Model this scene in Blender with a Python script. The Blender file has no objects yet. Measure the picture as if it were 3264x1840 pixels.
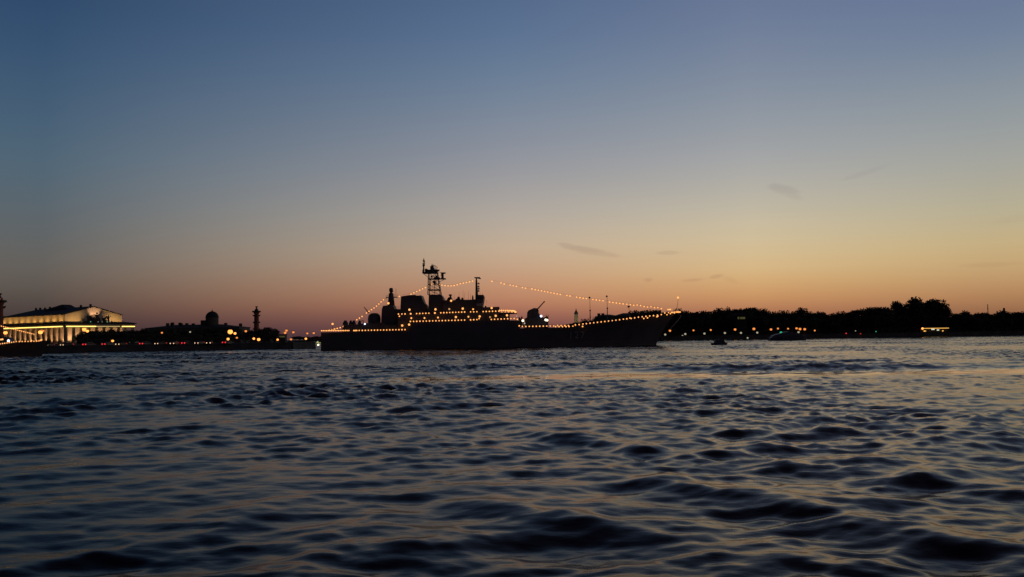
import bpy, math, random
import numpy as np
from mathutils import Vector, Matrix, noise as mnoise

# ------------------------------------------------------------------ camera, sky, sun, exposure
scn = bpy.context.scene
col = scn.collection
R = math.radians
W0, H0, F0 = 3264.0, 1840.0, 2716.0            # photograph frame, focal length in its pixels
PITCH = math.atan(152.5 / F0); ROLL = 0.0140; CAM = Vector((0, 0, 3.5))
fwd = Vector((0, math.cos(PITCH), math.sin(PITCH)))
r0 = Vector((1, 0, 0)); u0 = Vector((0, -math.sin(PITCH), math.cos(PITCH)))
cr = math.cos(ROLL) * r0 - math.sin(ROLL) * u0
cu = math.sin(ROLL) * r0 + math.cos(ROLL) * u0
cam = bpy.data.objects.new("camera", bpy.data.cameras.new("camera"))
m = Matrix.Identity(4)
for i in range(3):
    m[i][0] = cr[i]; m[i][1] = cu[i]; m[i][2] = -fwd[i]; m[i][3] = CAM[i]
cam.matrix_world = m
cam.data.sensor_fit = 'HORIZONTAL'; cam.data.sensor_width = 36.0
cam.data.lens = 36.0 * F0 / W0
cam.data.clip_start = 0.1; cam.data.clip_end = 30000
col.objects.link(cam); scn.camera = cam

def at(px, py, Y):
    """point of the world seen at photograph pixel (px,py), Y metres ahead of the camera"""
    d = fwd + cr * ((px - W0 / 2) / F0) - cu * ((py - H0 / 2) / F0)
    return CAM + d * (Y / d.y)

def lin(c):
    return tuple(((v / 255) / 12.92 if v <= 10.3 else (((v / 255) + .055) / 1.055) ** 2.4) for v in c)

scn.view_settings.view_transform = 'Standard'
try: scn.view_settings.look = 'None'
except Exception: pass
scn.view_settings.exposure = 0.0; scn.view_settings.gamma = 1.0
scn.view_settings.use_curve_mapping = False
scn.cycles.use_denoising = True
scn.cycles.sample_clamp_indirect = 4.0
scn.cycles.max_bounces = 6
scn.cycles.use_light_tree = True

SUN_AZ, SUN_EL = 22.0, -3.0                    # the sun has set, to the right of the picture
world = bpy.data.worlds.new("World"); scn.world = world; world.use_nodes = True
nt = world.node_tree; nt.nodes.clear()
def N(t, **kw):
    n = nt.nodes.new(t)
    for k, v in kw.items(): setattr(n, k, v)
    return n
def L(a, b): nt.links.new(a, b)
def math_n(op, a, b=None, clamp=False):
    n = N('ShaderNodeMath', operation=op); n.use_clamp = clamp
    for i, v in enumerate((a, b)):
        if v is None: continue
        if isinstance(v, (int, float)): n.inputs[i].default_value = v
        else: L(v, n.inputs[i])
    return n.outputs[0]
tc = N('ShaderNodeTexCoord'); sep = N('ShaderNodeSeparateXYZ'); L(tc.outputs['Generated'], sep.inputs[0])
X, Yd, Z = sep.outputs
hyp = math_n('SQRT', math_n('ADD', math_n('MULTIPLY', X, X), math_n('MULTIPLY', Yd, Yd)))
tq = math_n('DIVIDE', math_n('MAXIMUM', Z, 0.0), math_n('MAXIMUM', hyp, 1e-4))      # tangent of the elevation
P = math_n('DIVIDE', tq, math_n('ADD', tq, 0.4))
az = math_n('ARCTAN2', X, Yd)
SKY = {  # evening sky, (tan elevation, colour) towards four azimuths
 'left':   [(0, (44, 38, 46)), (.02, (60, 52, 55)), (.037, (75, 66, 64)), (.055, (88, 81, 77)), (.078, (98, 94, 90)), (.13, (90, 99, 105)),
            (.191, (77, 100, 117)), (.25, (65, 91, 116)), (.319, (50, 79, 111)), (.36, (44, 72, 106)), (.7, (27, 30, 48)), (1.6, (15, 16, 28)), (6, (10, 13, 23))],
 'centre': [(0, (92, 60, 67)), (.015, (126, 80, 78)), (.03, (160, 105, 88)), (.04, (180, 123, 97)), (.06, (191, 142, 111)), (.10, (194, 169, 143)), (.14, (176, 166, 155)),
            (.21, (143, 146, 155)), (.30, (108, 127, 150)), (.358, (90, 113, 144)), (.40, (82, 105, 140)), (.7, (54, 56, 80)), (1.6, (27, 28, 44)), (6, (15, 20, 34))],
 'glow':   [(0, (118, 78, 70)), (.015, (150, 97, 78)), (.028, (178, 122, 88)), (.041, (198, 145, 98)), (.058, (207, 165, 114)), (.075, (212, 181, 133)), (.115, (203, 187, 155)), (.15, (185, 178, 162)),
            (.199, (162, 163, 164)), (.27, (134, 144, 158)), (.341, (112, 126, 152)), (.40, (99, 115, 147)), (.7, (64, 65, 86)), (1.6, (31, 32, 48)), (6, (17, 22, 36))],
 'right':  [(0, (108, 75, 64)), (.015, (140, 97, 72)), (.0357, (175, 129, 90)), (.0645, (193, 160, 114)), (.09, (194, 172, 129)), (.119, (182, 172, 143)), (.177, (161, 162, 156)),
            (.24, (138, 148, 156)), (.305, (112, 128, 152)), (.35, (101, 118, 150)), (.7, (62, 63, 85)), (1.6, (30, 31, 47)), (6, (17, 22, 36))]}
def ramp(stops):
    cr_ = N('ShaderNodeValToRGB'); el = cr_.color_ramp.elements
    ts = np.array([s[0] / (s[0] + .4) for s in stops]); cs = np.array([lin(s[1]) for s in stops])
    ps = np.linspace(0, ts[-1], 31)
    # dense near the horizon, smoothed
    ps = ts[-1] * (np.linspace(0, 1, 31) ** 1.5)
    fine = np.linspace(0, 1, 801)
    arr = np.stack([np.interp(fine, ts, cs[:, k]) for k in range(3)], 1)
    ker = np.hanning(29); ker /= ker.sum()
    pad = np.pad(arr, ((14, 14), (0, 0)), mode='edge')
    arr = np.stack([np.convolve(pad[:, k], ker, 'valid') for k in range(3)], 1)
    while len(el) > 1: el.remove(el[-1])
    for i, p in enumerate(ps):
        c = [np.interp(p, fine, arr[:, k]) for k in range(3)]
        e = el[0] if i == 0 else el.new(p)
        e.position = p; e.color = (*c, 1)
    L(P, cr_.inputs[0]); return cr_.outputs[0]
def mixc(f, a, b, bt='MIX'):
    n = N('ShaderNodeMix', data_type='RGBA', blend_type=bt)
    if isinstance(f, float): n.inputs[0].default_value = f
    else: L(f, n.inputs[0])
    for i, v in ((6, a), (7, b)):
        if isinstance(v, tuple): n.inputs[i].default_value = (*v, 1)
        else: L(v, n.inputs[i])
    return n.outputs[2]
def mapr(v, a, b, smooth=False):
    n = N('ShaderNodeMapRange'); n.inputs[1].default_value = a; n.inputs[2].default_value = b
    if smooth: n.interpolation_type = 'SMOOTHSTEP'
    L(v, n.inputs[0]); return n.outputs[0]
c1 = mixc(mapr(az, -.505, .0), ramp(SKY['left']), ramp(SKY['centre']))
c2 = mixc(mapr(az, .0, .276), c1, ramp(SKY['glow']))
c2 = mixc(mapr(az, .276, .515), c2, ramp(SKY['right']))
# away from the glow (left of the picture and behind the camera) night is falling
away = mapr(math_n('ABSOLUTE', math_n('SUBTRACT', az, R(SUN_AZ))), 1.1, 2.5, True)
c3 = mixc(away, c2, mixc(1.0, c2, (.26, .23, .28), 'MULTIPLY'))
# thin dark streaks of cloud low in the west, as soft noise-broken patches in the sky
cln = N('ShaderNodeTexNoise'); cln.inputs['Scale'].default_value = 46; cln.inputs['Detail'].default_value = 5
L(tc.outputs['Generated'], cln.inputs['Vector'])
def cloud(px, py, hw, hh, tilt, amt):
    d = (at(px, py, 1000) - CAM).normalized()
    a0 = math.atan2(d.x, d.y); t0 = d.z / math.hypot(d.x, d.y)
    da = math_n('SUBTRACT', az, a0); dt = math_n('SUBTRACT', tq, t0)
    dt2 = math_n('SUBTRACT', dt, math_n('MULTIPLY', da, tilt))
    wob = math_n('MULTIPLY', math_n('SUBTRACT', cln.outputs[0], .5), 1.9)
    q = math_n('ADD', math_n('POWER', math_n('ABSOLUTE', math_n('DIVIDE', da, hw / F0)), 2.0),
               math_n('POWER', math_n('ABSOLUTE', math_n('DIVIDE', dt2, hh / F0)), 2.0))
    q = math_n('ADD', q, wob)
    return math_n('MULTIPLY', mapr(q, 1.25, 0.0, True), amt)
cl = None
for a in [(1862, 795, 78, 11, -.17, .28), (1905, 808, 82, 11, -.15, .20), (1812, 783, 34, 8, -.22, .22), (2495, 605, 55, 17, -.25, .20), (2520, 622, 40, 12, -.4, .12),
          (2130, 806, 44, 7, 0, .20), (2067, 893, 16, 7, 0, .22), (2210, 893, 42, 6, .05, .24), (2282, 882, 26, 7, .15, .24),
          (2330, 893, 26, 10, -.3, .10), (2760, 550, 80, 10, .25, .10), (3150, 845, 90, 8, .0, .09), (3230, 700, 60, 14, .1, .07)]:
    v = cloud(*a)
    cl = v if cl is None else math_n('MAXIMUM', cl, v)
c4 = mixc(cl, c3, mixc(1.0, c3, (.50, .42, .52), 'MULTIPLY'))
nish = N('ShaderNodeTexSky', sky_type='NISHITA'); nish.sun_disc = False
nish.sun_elevation = R(SUN_EL); nish.sun_rotation = R(SUN_AZ)
bg0 = N('ShaderNodeBackground'); L(nish.outputs[0], bg0.inputs[0]); bg0.inputs[1].default_value = 0.05
bg1 = N('ShaderNodeBackground'); L(c4, bg1.inputs[0]); bg1.inputs[1].default_value = 1.0
add = N('ShaderNodeAddShader'); L(bg0.outputs[0], add.inputs[0]); L(bg1.outputs[0], add.inputs[1])
wo = N('ShaderNodeOutputWorld'); L(add.outputs[0], wo.inputs[0])

# ------------------------------------------------------------------ materials
def mat(name, c, rough=.7, var=.25, scale=.6, metal=0.0, bump=.0, spec=.4):
    mt = bpy.data.materials.new(name); mt.use_nodes = True; t = mt.node_tree
    b = t.nodes['Principled BSDF']
    no = t.nodes.new('ShaderNodeTexNoise'); no.inputs['Scale'].default_value = scale; no.inputs['Detail'].default_value = 6
    oc = t.nodes.new('ShaderNodeTexCoord'); t.links.new(oc.outputs['Object'], no.inputs['Vector'])
    rp = t.nodes.new('ShaderNodeValToRGB')
    rp.color_ramp.elements[0].position = .3; rp.color_ramp.elements[1].position = .7
    rp.color_ramp.elements[0].color = (*[v * (1 - var) for v in c], 1)
    rp.color_ramp.elements[1].color = (*[min(1, v * (1 + var)) for v in c], 1)
    t.links.new(no.outputs[0], rp.inputs[0]); t.links.new(rp.outputs[0], b.inputs['Base Color'])
    b.inputs['Roughness'].default_value = rough; b.inputs['Metallic'].default_value = metal
    b.inputs['Specular IOR Level'].default_value = spec
    if bump:
        bp = t.nodes.new('ShaderNodeBump'); bp.inputs['Strength'].default_value = bump; bp.inputs['Distance'].default_value = .1
        t.links.new(no.outputs[0], bp.inputs['Height']); t.links.new(bp.outputs[0], b.inputs['Normal'])
    return mt
def glow(name, c, s):
    mt = bpy.data.materials.new(name); mt.use_nodes = True
    b = mt.node_tree.nodes['Principled BSDF']
    b.inputs['Base Color'].default_value = (.3, .3, .3, 1)
    b.inputs['Emission Color'].default_value = (*c, 1); b.inputs['Emission Strength'].default_value = s
    return mt
M = dict(
 steel=mat('ship_grey_paint', (.075, .066, .082), .55, .2, .25), dsteel=mat('dark_steel', (.06, .055, .06), .5, .25, .8),
 num=mat('faded_white_number_paint', (.26, .25, .27), .6, .1, .5), wire=mat('black_cable', (.02, .02, .02), .6),
 granite=mat('granite', (.075, .065, .062), .8, .35, .35, bump=.3), ground=mat('paved_ground', (.045, .042, .04), .9, .3, .2),
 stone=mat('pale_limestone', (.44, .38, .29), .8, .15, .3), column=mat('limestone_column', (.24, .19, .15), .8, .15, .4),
 roof=mat('dark_sheet_roof', (.026, .024, .030), .9, .25, .4), brick=mat('dark_red_plaster', (.24, .085, .05), .85, .25, .6),
 bronze=mat('dark_bronze', (.05, .045, .04), .5, .3, 1.2, .5), plaster=mat('dusk_plaster', (.085, .07, .06), .85, .2, .2),
 glass=mat('dark_window_glass', (.02, .022, .03), .12, .1, .5), leaf=mat('foliage', (.075, .07, .05), .8, .5, .4),
 bark=mat('bark', (.07, .055, .04), .9, .4, 2.0), iron=mat('cast_iron', (.03, .03, .03), .55), concrete=mat('bridge_concrete', (.14, .14, .13), .85, .25, .3),
 boat=mat('navy_boat_paint', (.05, .055, .10), .45, .15, .7), boatlight=mat('pale_boat_trim_highlight', (.22, .24, .30), .5), canvas=mat('dark_canvas', (.06, .065, .10), .85, .2, 2),
 carblack=mat('dark_car_paint', (.03, .03, .035), .3), cargrey=mat('grey_car_paint', (.12, .12, .13), .3), rubber=mat('tyre_rubber', (.02, .02, .02), .9),
 paleyellow=mat('pale_yellow_plaster', (.42, .38, .24), .85, .12, .3), greencopper=mat('copper_dome', (.06, .09, .08), .6),
 bulb=glow('warm_bulb_glow', (1, .40, .105), 1.6), bulbdim=glow('dim_bulb_glow', (1, .5, .18), .6),
 white=glow('white_lamp_glow', (1, .86, .55), 2.6), bluew=glow('blue_white_lamp_glow', (.66, .72, 1), 2.6),
 orange=glow('sodium_lamp_glow', (1, .33, .06), 2.3), amber=glow('amber_lamp_glow', (1, .30, .055), 1.05), palew=glow('pale_lamp_glow', (.8, .72, .50), .48),
 green=glow('green_lamp_glow', (.02, .9, .45), .6), bgreen=glow('bridge_green_glow', (.50, .62, .14), .8), red=glow('red_tail_glow', (1, .03, .03), 1.1),
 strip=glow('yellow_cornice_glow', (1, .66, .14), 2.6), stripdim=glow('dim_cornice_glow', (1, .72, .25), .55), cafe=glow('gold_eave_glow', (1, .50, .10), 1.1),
 cafewhite=glow('white_cafe_glow', (.8, .9, .7), .8), warmwin=glow('lit_window_glow', (.5, .45, .12), .10), cyan=glow('small_cyan_floodlight', (.25, 1, .6), .8),
 head=glow('headlamp_glow', (1, .62, .33), 1.5), redglow=glow('red_beacon_glow', (1, .06, .02), .35),
)

# ------------------------------------------------------------------ mesh and object helpers
class MB:
    def __init__(s): s.v = []; s.f = []
    def add(s, vs, fs):
        o = len(s.v); s.v += [tuple(v) for v in vs]; s.f += [tuple(i + o for i in f) for f in fs]; return s
    def hexa(s, b, t):     # four bottom, four top points
        return s.add(list(b) + list(t), [(3, 2, 1, 0), (4, 5, 6, 7), (0, 1, 5, 4), (1, 2, 6, 5), (2, 3, 7, 6), (3, 0, 4, 7)])
    def box(s, x0, x1, y0, y1, z0, z1):
        return s.hexa([(x0, y0, z0), (x1, y0, z0), (x1, y1, z0), (x0, y1, z0)], [(x0, y0, z1), (x1, y0, z1), (x1, y1, z1), (x0, y1, z1)])
    def prism(s, pts, y0, y1):   # polygon in x,z pulled along y
        n = len(pts)
        vs = [(p[0], y0, p[1]) for p in pts] + [(p[0], y1, p[1]) for p in pts]
        return s.add(vs, [tuple(range(n)), tuple(range(2 * n - 1, n - 1, -1))] + [(i, i + n, (i + 1) % n + n, (i + 1) % n) for i in range(n)])
    def tube(s, p, q, a, b=None, n=6):
        p = Vector(p); q = Vector(q); b = a if b is None else b
        d = (q - p).normalized(); e = d.orthogonal().normalized(); g = d.cross(e)
        vs = []
        for c, r in ((p, a), (q, b)):
            for i in range(n):
                t = 2 * math.pi * i / n; vs.append(c + e * (r * math.cos(t)) + g * (r * math.sin(t)))
        return s.add(vs, [(i, (i + 1) % n, (i + 1) % n + n, i + n) for i in range(n)] + [tuple(range(n - 1, -1, -1)), tuple(range(n, 2 * n))])
    def path(s, pts, r, n=5):
        for a, b in zip(pts[:-1], pts[1:]): s.tube(a, b, r, r, n)
        return s
    def lathe(s, prof, c=(0, 0, 0), n=16):
        vs = []; fs = []
        for r, z in prof:
            for i in range(n):
                t = 2 * math.pi * i / n; vs.append((c[0] + r * math.cos(t), c[1] + r * math.sin(t), c[2] + z))
        for k in range(len(prof) - 1):
            for i in range(n):
                j = (i + 1) % n; fs.append((k * n + i, k * n + j, k * n + n + j, k * n + n + i))
        fs += [tuple(range(n - 1, -1, -1)), tuple(range((len(prof) - 1) * n, len(prof) * n))]
        return s.add(vs, fs)
    def ball(s, c, r, n=10, sz=1.0):
        prof = [(max(1e-3, r * math.sin(math.pi * k / 6)), -r * sz * math.cos(math.pi * k / 6)) for k in range(7)]
        return s.lathe(prof, c, n)
    def build(s, name, m, parent=None, smooth=False, base=(0, 0, 0)):
        b = Vector(parent.matrix_world.translation) if (parent and base is None) else Vector(base)
        me = bpy.data.meshes.new(name)
        me.from_pydata([tuple(Vector(v) - b) for v in s.v], [], s.f); me.update()
        me.materials.append(m)
        if smooth:
            for p in me.polygons: p.use_smooth = True
        o = bpy.data.objects.new(name, me); col.objects.link(o)
        if parent: o.parent = parent
        return o
BASE = {}
def thing(name, label, cat, loc=(0, 0, 0), rz=0, group=None, kind=None):
    o = bpy.data.objects.new(name, None); o.empty_display_size = .5
    o.location = loc; o.rotation_euler = (0, 0, rz); col.objects.link(o)
    tag(o, label, cat, group, kind); BASE[o.name] = Vector(loc); return o
def tag(o, label=None, cat=None, group=None, kind=None):
    for k, v in (('label', label), ('category', cat), ('group', group), ('kind', kind)):
        if v: o[k] = v
    return o
def part(mb, name, m, parent, smooth=False):     # vertices given in the world, stored relative to the thing's base
    root = parent
    while root.parent: root = root.parent
    return mb.build(name, m, parent, smooth, base=BASE[root.name])
def dup(o, loc, rz, label, scale=None):
    c = o.copy(); col.objects.link(c); c.location = loc; c.rotation_euler = (0, 0, rz)
    if scale: c.scale = scale
    c['label'] = label; BASE[c.name] = Vector(loc)
    for ch in list(o.children):
        d = ch.copy(); col.objects.link(d); d.parent = c
        for g in list(ch.children):
            e = g.copy(); col.objects.link(e); e.parent = d
    return c
def light(kind, name, loc, power, c, parent=None, size=.5, target=None, spot=90):
    ld = bpy.data.lights.new(name, kind); ld.energy = power; ld.color = c
    if kind == 'AREA': ld.size = size
    else: ld.shadow_soft_size = size
    if kind == 'SPOT': ld.spot_size = R(spot); ld.spot_blend = .7
    o = bpy.data.objects.new(name, ld); col.objects.link(o)
    o.location = loc
    if target is not None: o.rotation_euler = (Vector(target) - Vector(loc)).to_track_quat('-Z', 'Y').to_euler()
    if parent: o.parent = parent; o.location = Vector(loc) - BASE[parent.name]
    return o
ORD = "first second third fourth fifth sixth seventh eighth ninth tenth eleventh twelfth thirteenth fourteenth fifteenth sixteenth".split()

# last afterglow, almost nothing
sl = bpy.data.lights.new("sun", 'SUN'); sl.energy = 0.015; sl.angle = R(20); sl.color = (1, .6, .35)
so = bpy.data.objects.new("sun", sl); col.objects.link(so)
sd = Vector((math.sin(R(SUN_AZ)), math.cos(R(SUN_AZ)), math.tan(R(2))))
so.rotation_euler = sd.to_track_quat('Z', 'Y').to_euler()

# ------------------------------------------------------------------ water: real waves on a fan-shaped sheet, fine near the quay
def ocean_tile(Lm, n, wind, peak, rms, chop, seed, spread=2.0, cut=.35):
    rng = np.random.default_rng(seed)
    k1 = 2 * np.pi * np.fft.fftfreq(n, Lm / n); kx, ky = np.meshgrid(k1, k1, indexing='ij')
    k = np.hypot(kx, ky); k[0, 0] = 1e-6
    kp = 2 * np.pi / peak
    S = np.exp(-1.25 * (kp / k) ** 2) / k ** 3.6 * np.exp(-(k * cut / (2 * np.pi)) ** 2 * 1.0)
    cosw = (kx * wind[0] + ky * wind[1]) / k
    S *= .12 + np.abs(cosw) ** spread
    S[0, 0] = 0
    h = np.sqrt(S) * (rng.normal(size=(n, n)) + 1j * rng.normal(size=(n, n)))
    hz = np.fft.ifft2(h); sc = rms / np.real(hz).std()
    z = np.real(hz) * sc
    dx = np.real(np.fft.ifft2(-1j * kx / k * h)) * sc * chop
    dy = np.real(np.fft.ifft2(-1j * ky / k * h)) * sc * chop
    return Lm, n, z, -dx, -dy
def samp(tile, x, y, rot):
    Lm, n, z, dx, dy = tile
    c, s_ = math.cos(rot), math.sin(rot)
    u = ((c * x + s_ * y) / Lm * n) % n; v = ((-s_ * x + c * y) / Lm * n) % n
    i = np.floor(u).astype(int); j = np.floor(v).astype(int); fu = u - i; fv = v - j
    i %= n; j %= n; i2 = (i + 1) % n; j2 = (j + 1) % n
    def g(a): return (a[i, j] * (1 - fu) + a[i2, j] * fu) * (1 - fv) + (a[i, j2] * (1 - fu) + a[i2, j2] * fu) * fv
    ddx, ddy = g(dx), g(dy)
    return g(z), c * ddx - s_ * ddy, s_ * ddx + c * ddy
def build_water():
    r = [2.5]
    while r[-1] < 9000:
        q = r[-1]
        r.append(q + (min(.0075 * q, .50) if q < 360 else min(.50 * (q / 360) ** 4, .2 * q)))
    r = np.array(r)
    a = np.concatenate([np.linspace(-180, -46, 34), np.linspace(-45, 45, 1150), np.linspace(46, 180, 34)[:-1]]) * math.pi / 180
    rr, aa = np.meshgrid(r, a, indexing='ij')
    x = rr * np.sin(aa); y = rr * np.cos(aa)
    big = ocean_tile(83.0, 512, (.30, -.95), 6.0, .043, .45, 3, 6.0, .95)
    mid = ocean_tile(31.0, 512, (.12, -.99), 1.9, .0215, .45, 8, 3.0, .42)
    z1, dx1, dy1 = samp(big, x, y, .31)
    z2, dx2, dy2 = samp(mid, x, y, -.18)
    # patches of calmer and rougher water
    low = ocean_tile(240.0, 128, (.2, 1), 60, 1, 0, 5, .0, 12.)
    pn, _, _ = samp(low, x, y, .5)
    amp1 = np.clip(1 + .38 * pn, .35, 1.8); amp2 = np.clip(1 + .40 * pn, .3, 1.8)
    # wake of a passing boat: a steep rough belt with a slick on the near side of it
    yl = 77.0 + .0035 * x * 8 / 8 - .0011 * np.minimum(x, 8) ** 2 * .35 + 1.1 * np.sin(x * .11)
    side = 1 / (1 + np.exp(-(x + 14) / 5))
    s_ = y - yl
    rough = np.exp(-((s_ - 12) / 11) ** 2) * side
    slick = np.exp(-((s_ + 5.0) / 5.0) ** 2) * side
    amp1 = amp1 * (1 + .55 * rough) * (1 - .92 * slick); amp2 = amp2 * (1 + .8 * rough) * (1 - .94 * slick)
    chopl = 1 + .8 / (1 + np.exp(-((-x / np.maximum(y, 1)) - .22) / .08)) * np.clip(.65 + (y - 35) / 80, .65, 1)
    amp1 = amp1 * chopl; amp2 = amp2 * chopl
    calm = np.clip(np.exp(-((s_ + 4.2 + .8 * pn) / (3.8 + 2.6 * np.exp(-((x - 4) / 14) ** 2))) ** 2) * side * 1.25, 0, 1)
    z = z1 * amp1 + z2 * amp2
    z += side * (.40 * np.exp(-((s_ - 4.2) / 2.2) ** 2) + .34 * np.exp(-((s_ - 11.5) / 2.6) ** 2) + .28 * np.exp(-((s_ - 20) / 3) ** 2)) * np.clip(1 + .28 * pn, .4, 1.7)
    # diverging wake waves running obliquely through the near water
    for wx, wy, wl, am, ph, cx, cy, ex, ey in [(.82, .57, 4.8, .034, .4, 6, 21, 14, 14), (.78, .62, 7.4, .022, 2.2, 8, 24, 17, 17)]:
        kk = 2 * math.pi / wl
        w = (wx * x + wy * y) + .32 * pn
        z += am * (np.sin(kk * w + ph) + np.where(True, .22, 0) * np.sin(2 * kk * w + 2 * ph + 1.57)) * np.exp(-((x - cx) / ex) ** 2 - ((y - cy) / ey) ** 2)
    for ax_, ay_, bx_, by_, hh, ww in [(.2, 32.6, 6.0, 22.6, .21, 1.0), (2.6, 21.4, 6.4, 16.3, .16, .85), (5.9, 16.6, 8.6, 12.2, .13, .8), (-1.6, 18.8, 3.6, 14.2, .15, .8),
                                       (11.0, 31.4, 14.2, 27.0, .10, .8), (-4.2, 13.2, .6, 10.8, .11, .7), (3.4, 12.6, 6.2, 9.6, .10, .7), (8.5, 22.0, 12.5, 16.0, .06, .8), (-9, 62, 2, 56, .16, 1.5)]:
        Ln = math.hypot(bx_ - ax_, by_ - ay_); ux, uy = (bx_ - ax_) / Ln, (by_ - ay_) / Ln
        sl_ = (x - ax_) * ux + (y - ay_) * uy; dl_ = -(x - ax_) * uy + (y - ay_) * ux + .16 * np.sin(sl_ * .7 + ax_) + .05 * np.sin(sl_ * 1.7)
        tp_ = np.clip(sl_ / (.22 * Ln), 0, 1) * np.clip((Ln - sl_) / (.22 * Ln), 0, 1); tp_ = tp_ * tp_ * (3 - 2 * tp_)
        z += .62 * hh * tp_ * (.92 + .08 * np.sin(sl_ * 1.1)) * (np.exp(-(dl_ / (.75 * ww)) ** 2) - .4 * np.exp(-((dl_ + 1.9 * ww) / ww) ** 2))
    fade = np.clip((1400 - rr) / 900, 0, 1)
    X_ = x + (dx1 * amp1 + dx2 * amp2) * fade; Y_ = y + (dy1 * amp1 + dy2 * amp2) * fade; Z_ = z * fade
    nr, na = X_.shape
    co = np.stack([X_, Y_, Z_], -1).reshape(-1, 3)
    idx = np.arange(nr * na).reshape(nr, na)
    A = idx[:-1, :]; B = idx[1:, :]
    A2 = np.roll(A, -1, 1); B2 = np.roll(B, -1, 1)
    quads = np.stack([A, A2, B2, B], -1).reshape(-1, 4)[:, ::-1]
    co = np.vstack([co, [[0, 0, 0]]])
    ctr = len(co) - 1
    tris = np.stack([np.full(na, ctr), np.roll(idx[0], -1), idx[0]], -1)
    me = bpy.data.meshes.new('water')
    nq, nt_ = len(quads), len(tris)
    me.vertices.add(len(co)); me.vertices.foreach_set('co', co.astype(np.float32).ravel())
    me.loops.add(nq * 4 + nt_ * 3)
    me.loops.foreach_set('vertex_index', np.concatenate([quads.ravel(), tris.ravel()]).astype(np.int32))
    me.polygons.add(nq + nt_)
    st = np.concatenate([np.arange(nq) * 4, nq * 4 + np.arange(nt_) * 3]).astype(np.int32)
    me.polygons.foreach_set('loop_start', st)
    me.polygons.foreach_set('use_smooth', np.ones(nq + nt_, dtype=bool))
    me.update(calc_edges=True); me.validate()
    wm = bpy.data.materials.new('river_water'); wm.use_nodes = True; t = wm.node_tree; b = t.nodes['Principled BSDF']
    b.inputs['Base Color'].default_value = (.009, .006, .011, 1); b.inputs['Roughness'].default_value = .17
    b.inputs['IOR'].default_value = 1.333; b.inputs['Specular IOR Level'].default_value = .105
    tx = t.nodes.new('ShaderNodeTexCoord'); mp = t.nodes.new('ShaderNodeMapping'); mp.inputs['Scale'].default_value = (1.0, 1.6, 1)
    n1 = t.nodes.new('ShaderNodeTexNoise'); n1.inputs['Scale'].default_value = 1.6; n1.inputs['Detail'].default_value = 3
    bp = t.nodes.new('ShaderNodeBump'); bp.inputs['Strength'].default_value = .3; bp.inputs['Distance'].default_value = .05
    t.links.new(tx.outputs['Object'], mp.inputs[0]); t.links.new(mp.outputs[0], n1.inputs['Vector'])
    t.links.new(n1.outputs[0], bp.inputs['Height']); t.links.new(bp.outputs[0], b.inputs['Normal'])
    at_ = me.attributes.new('calm', 'FLOAT', 'POINT'); at_.data.foreach_set('value', np.append(calm.reshape(-1), 0).astype(np.float32))
    an = t.nodes.new('ShaderNodeAttribute'); an.attribute_name = 'calm'
    for dst, v0, v1 in ((bp.inputs['Strength'], .3, .02), (b.inputs['Roughness'], .17, .08)):
        mr = t.nodes.new('ShaderNodeMapRange'); mr.inputs[3].default_value = v0; mr.inputs[4].default_value = v1
        t.links.new(an.outputs['Fac'], mr.inputs[0]); t.links.new(mr.outputs[0], dst)
    me.materials.append(wm)
    o = bpy.data.objects.new('water', me); col.objects.link(o); o['kind'] = 'structure'
build_water()

# ------------------------------------------------------------------ banks
GZ = 2.0
def slab(name, pts, z0, z1, m):
    b = MB(); n = len(pts)
    b.add([(p[0], p[1], z0) for p in pts] + [(p[0], p[1], z1) for p in pts],
          [tuple(range(n - 1, -1, -1)), tuple(range(n, 2 * n))] + [(i, (i + 1) % n, (i + 1) % n + n, i + n) for i in range(n)])
    o = b.build(name, m); o['kind'] = 'structure'; return o
LB = [(-900, 262), (-330, 268), (-160, 280), (-79, 305), (-74, 318), (-100, 420), (-170, 640), (-260, 1000)]
slab('ground', LB + [(-3500, 1400), (-3500, 400)], -3, GZ, M['ground'])
RB = [(900, 545), (294, 491), (160, 481), (82, 474), (40, 520), (-60, 640), (-200, 760), (-330, 900)]
slab('ground', RB + [(-700, 1500), (0, 4500), (3500, 4500), (3500, 800)], -3, GZ, M['ground'])
def quay(pts, z1, label):
    t = thing('embankment_wall', label, 'embankment wall', (*pts[0], 0), group='granite embankment walls')
    w = MB(); c = MB(); pr = MB()
    for (a, b) in zip(pts[:-1], pts[1:]):
        d = Vector((b[0] - a[0], b[1] - a[1], 0)).normalized(); n = Vector((d.y, -d.x, 0))
        A = Vector((*a, 0)); B = Vector((*b, 0))
        def ring(z, o1, o2): return [A + n * o1 + Vector((0, 0, z)), B + n * o1 + Vector((0, 0, z)), B - n * o2 + Vector((0, 0, z)), A - n * o2 + Vector((0, 0, z))]
        w.hexa(ring(-2.5, .9, .1), ring(z1 - .02, .5, .1))
        c.hexa(ring(z1, .62, .2), ring(z1 + .22, .62, .2))
        pr.hexa(ring(z1 + .22, .45, -.05), ring(z1 + .55, .42, -.02))
    part(w, 'wall', M['granite'], t); part(c, 'coping', M['granite'], t); part(pr, 'parapet', M['granite'], t)
quay(LB[:6], GZ, 'long low granite embankment wall under the lit temple building')
quay(RB[:7], GZ, 'low dark granite embankment wall below the tree-lined right bank')

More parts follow.
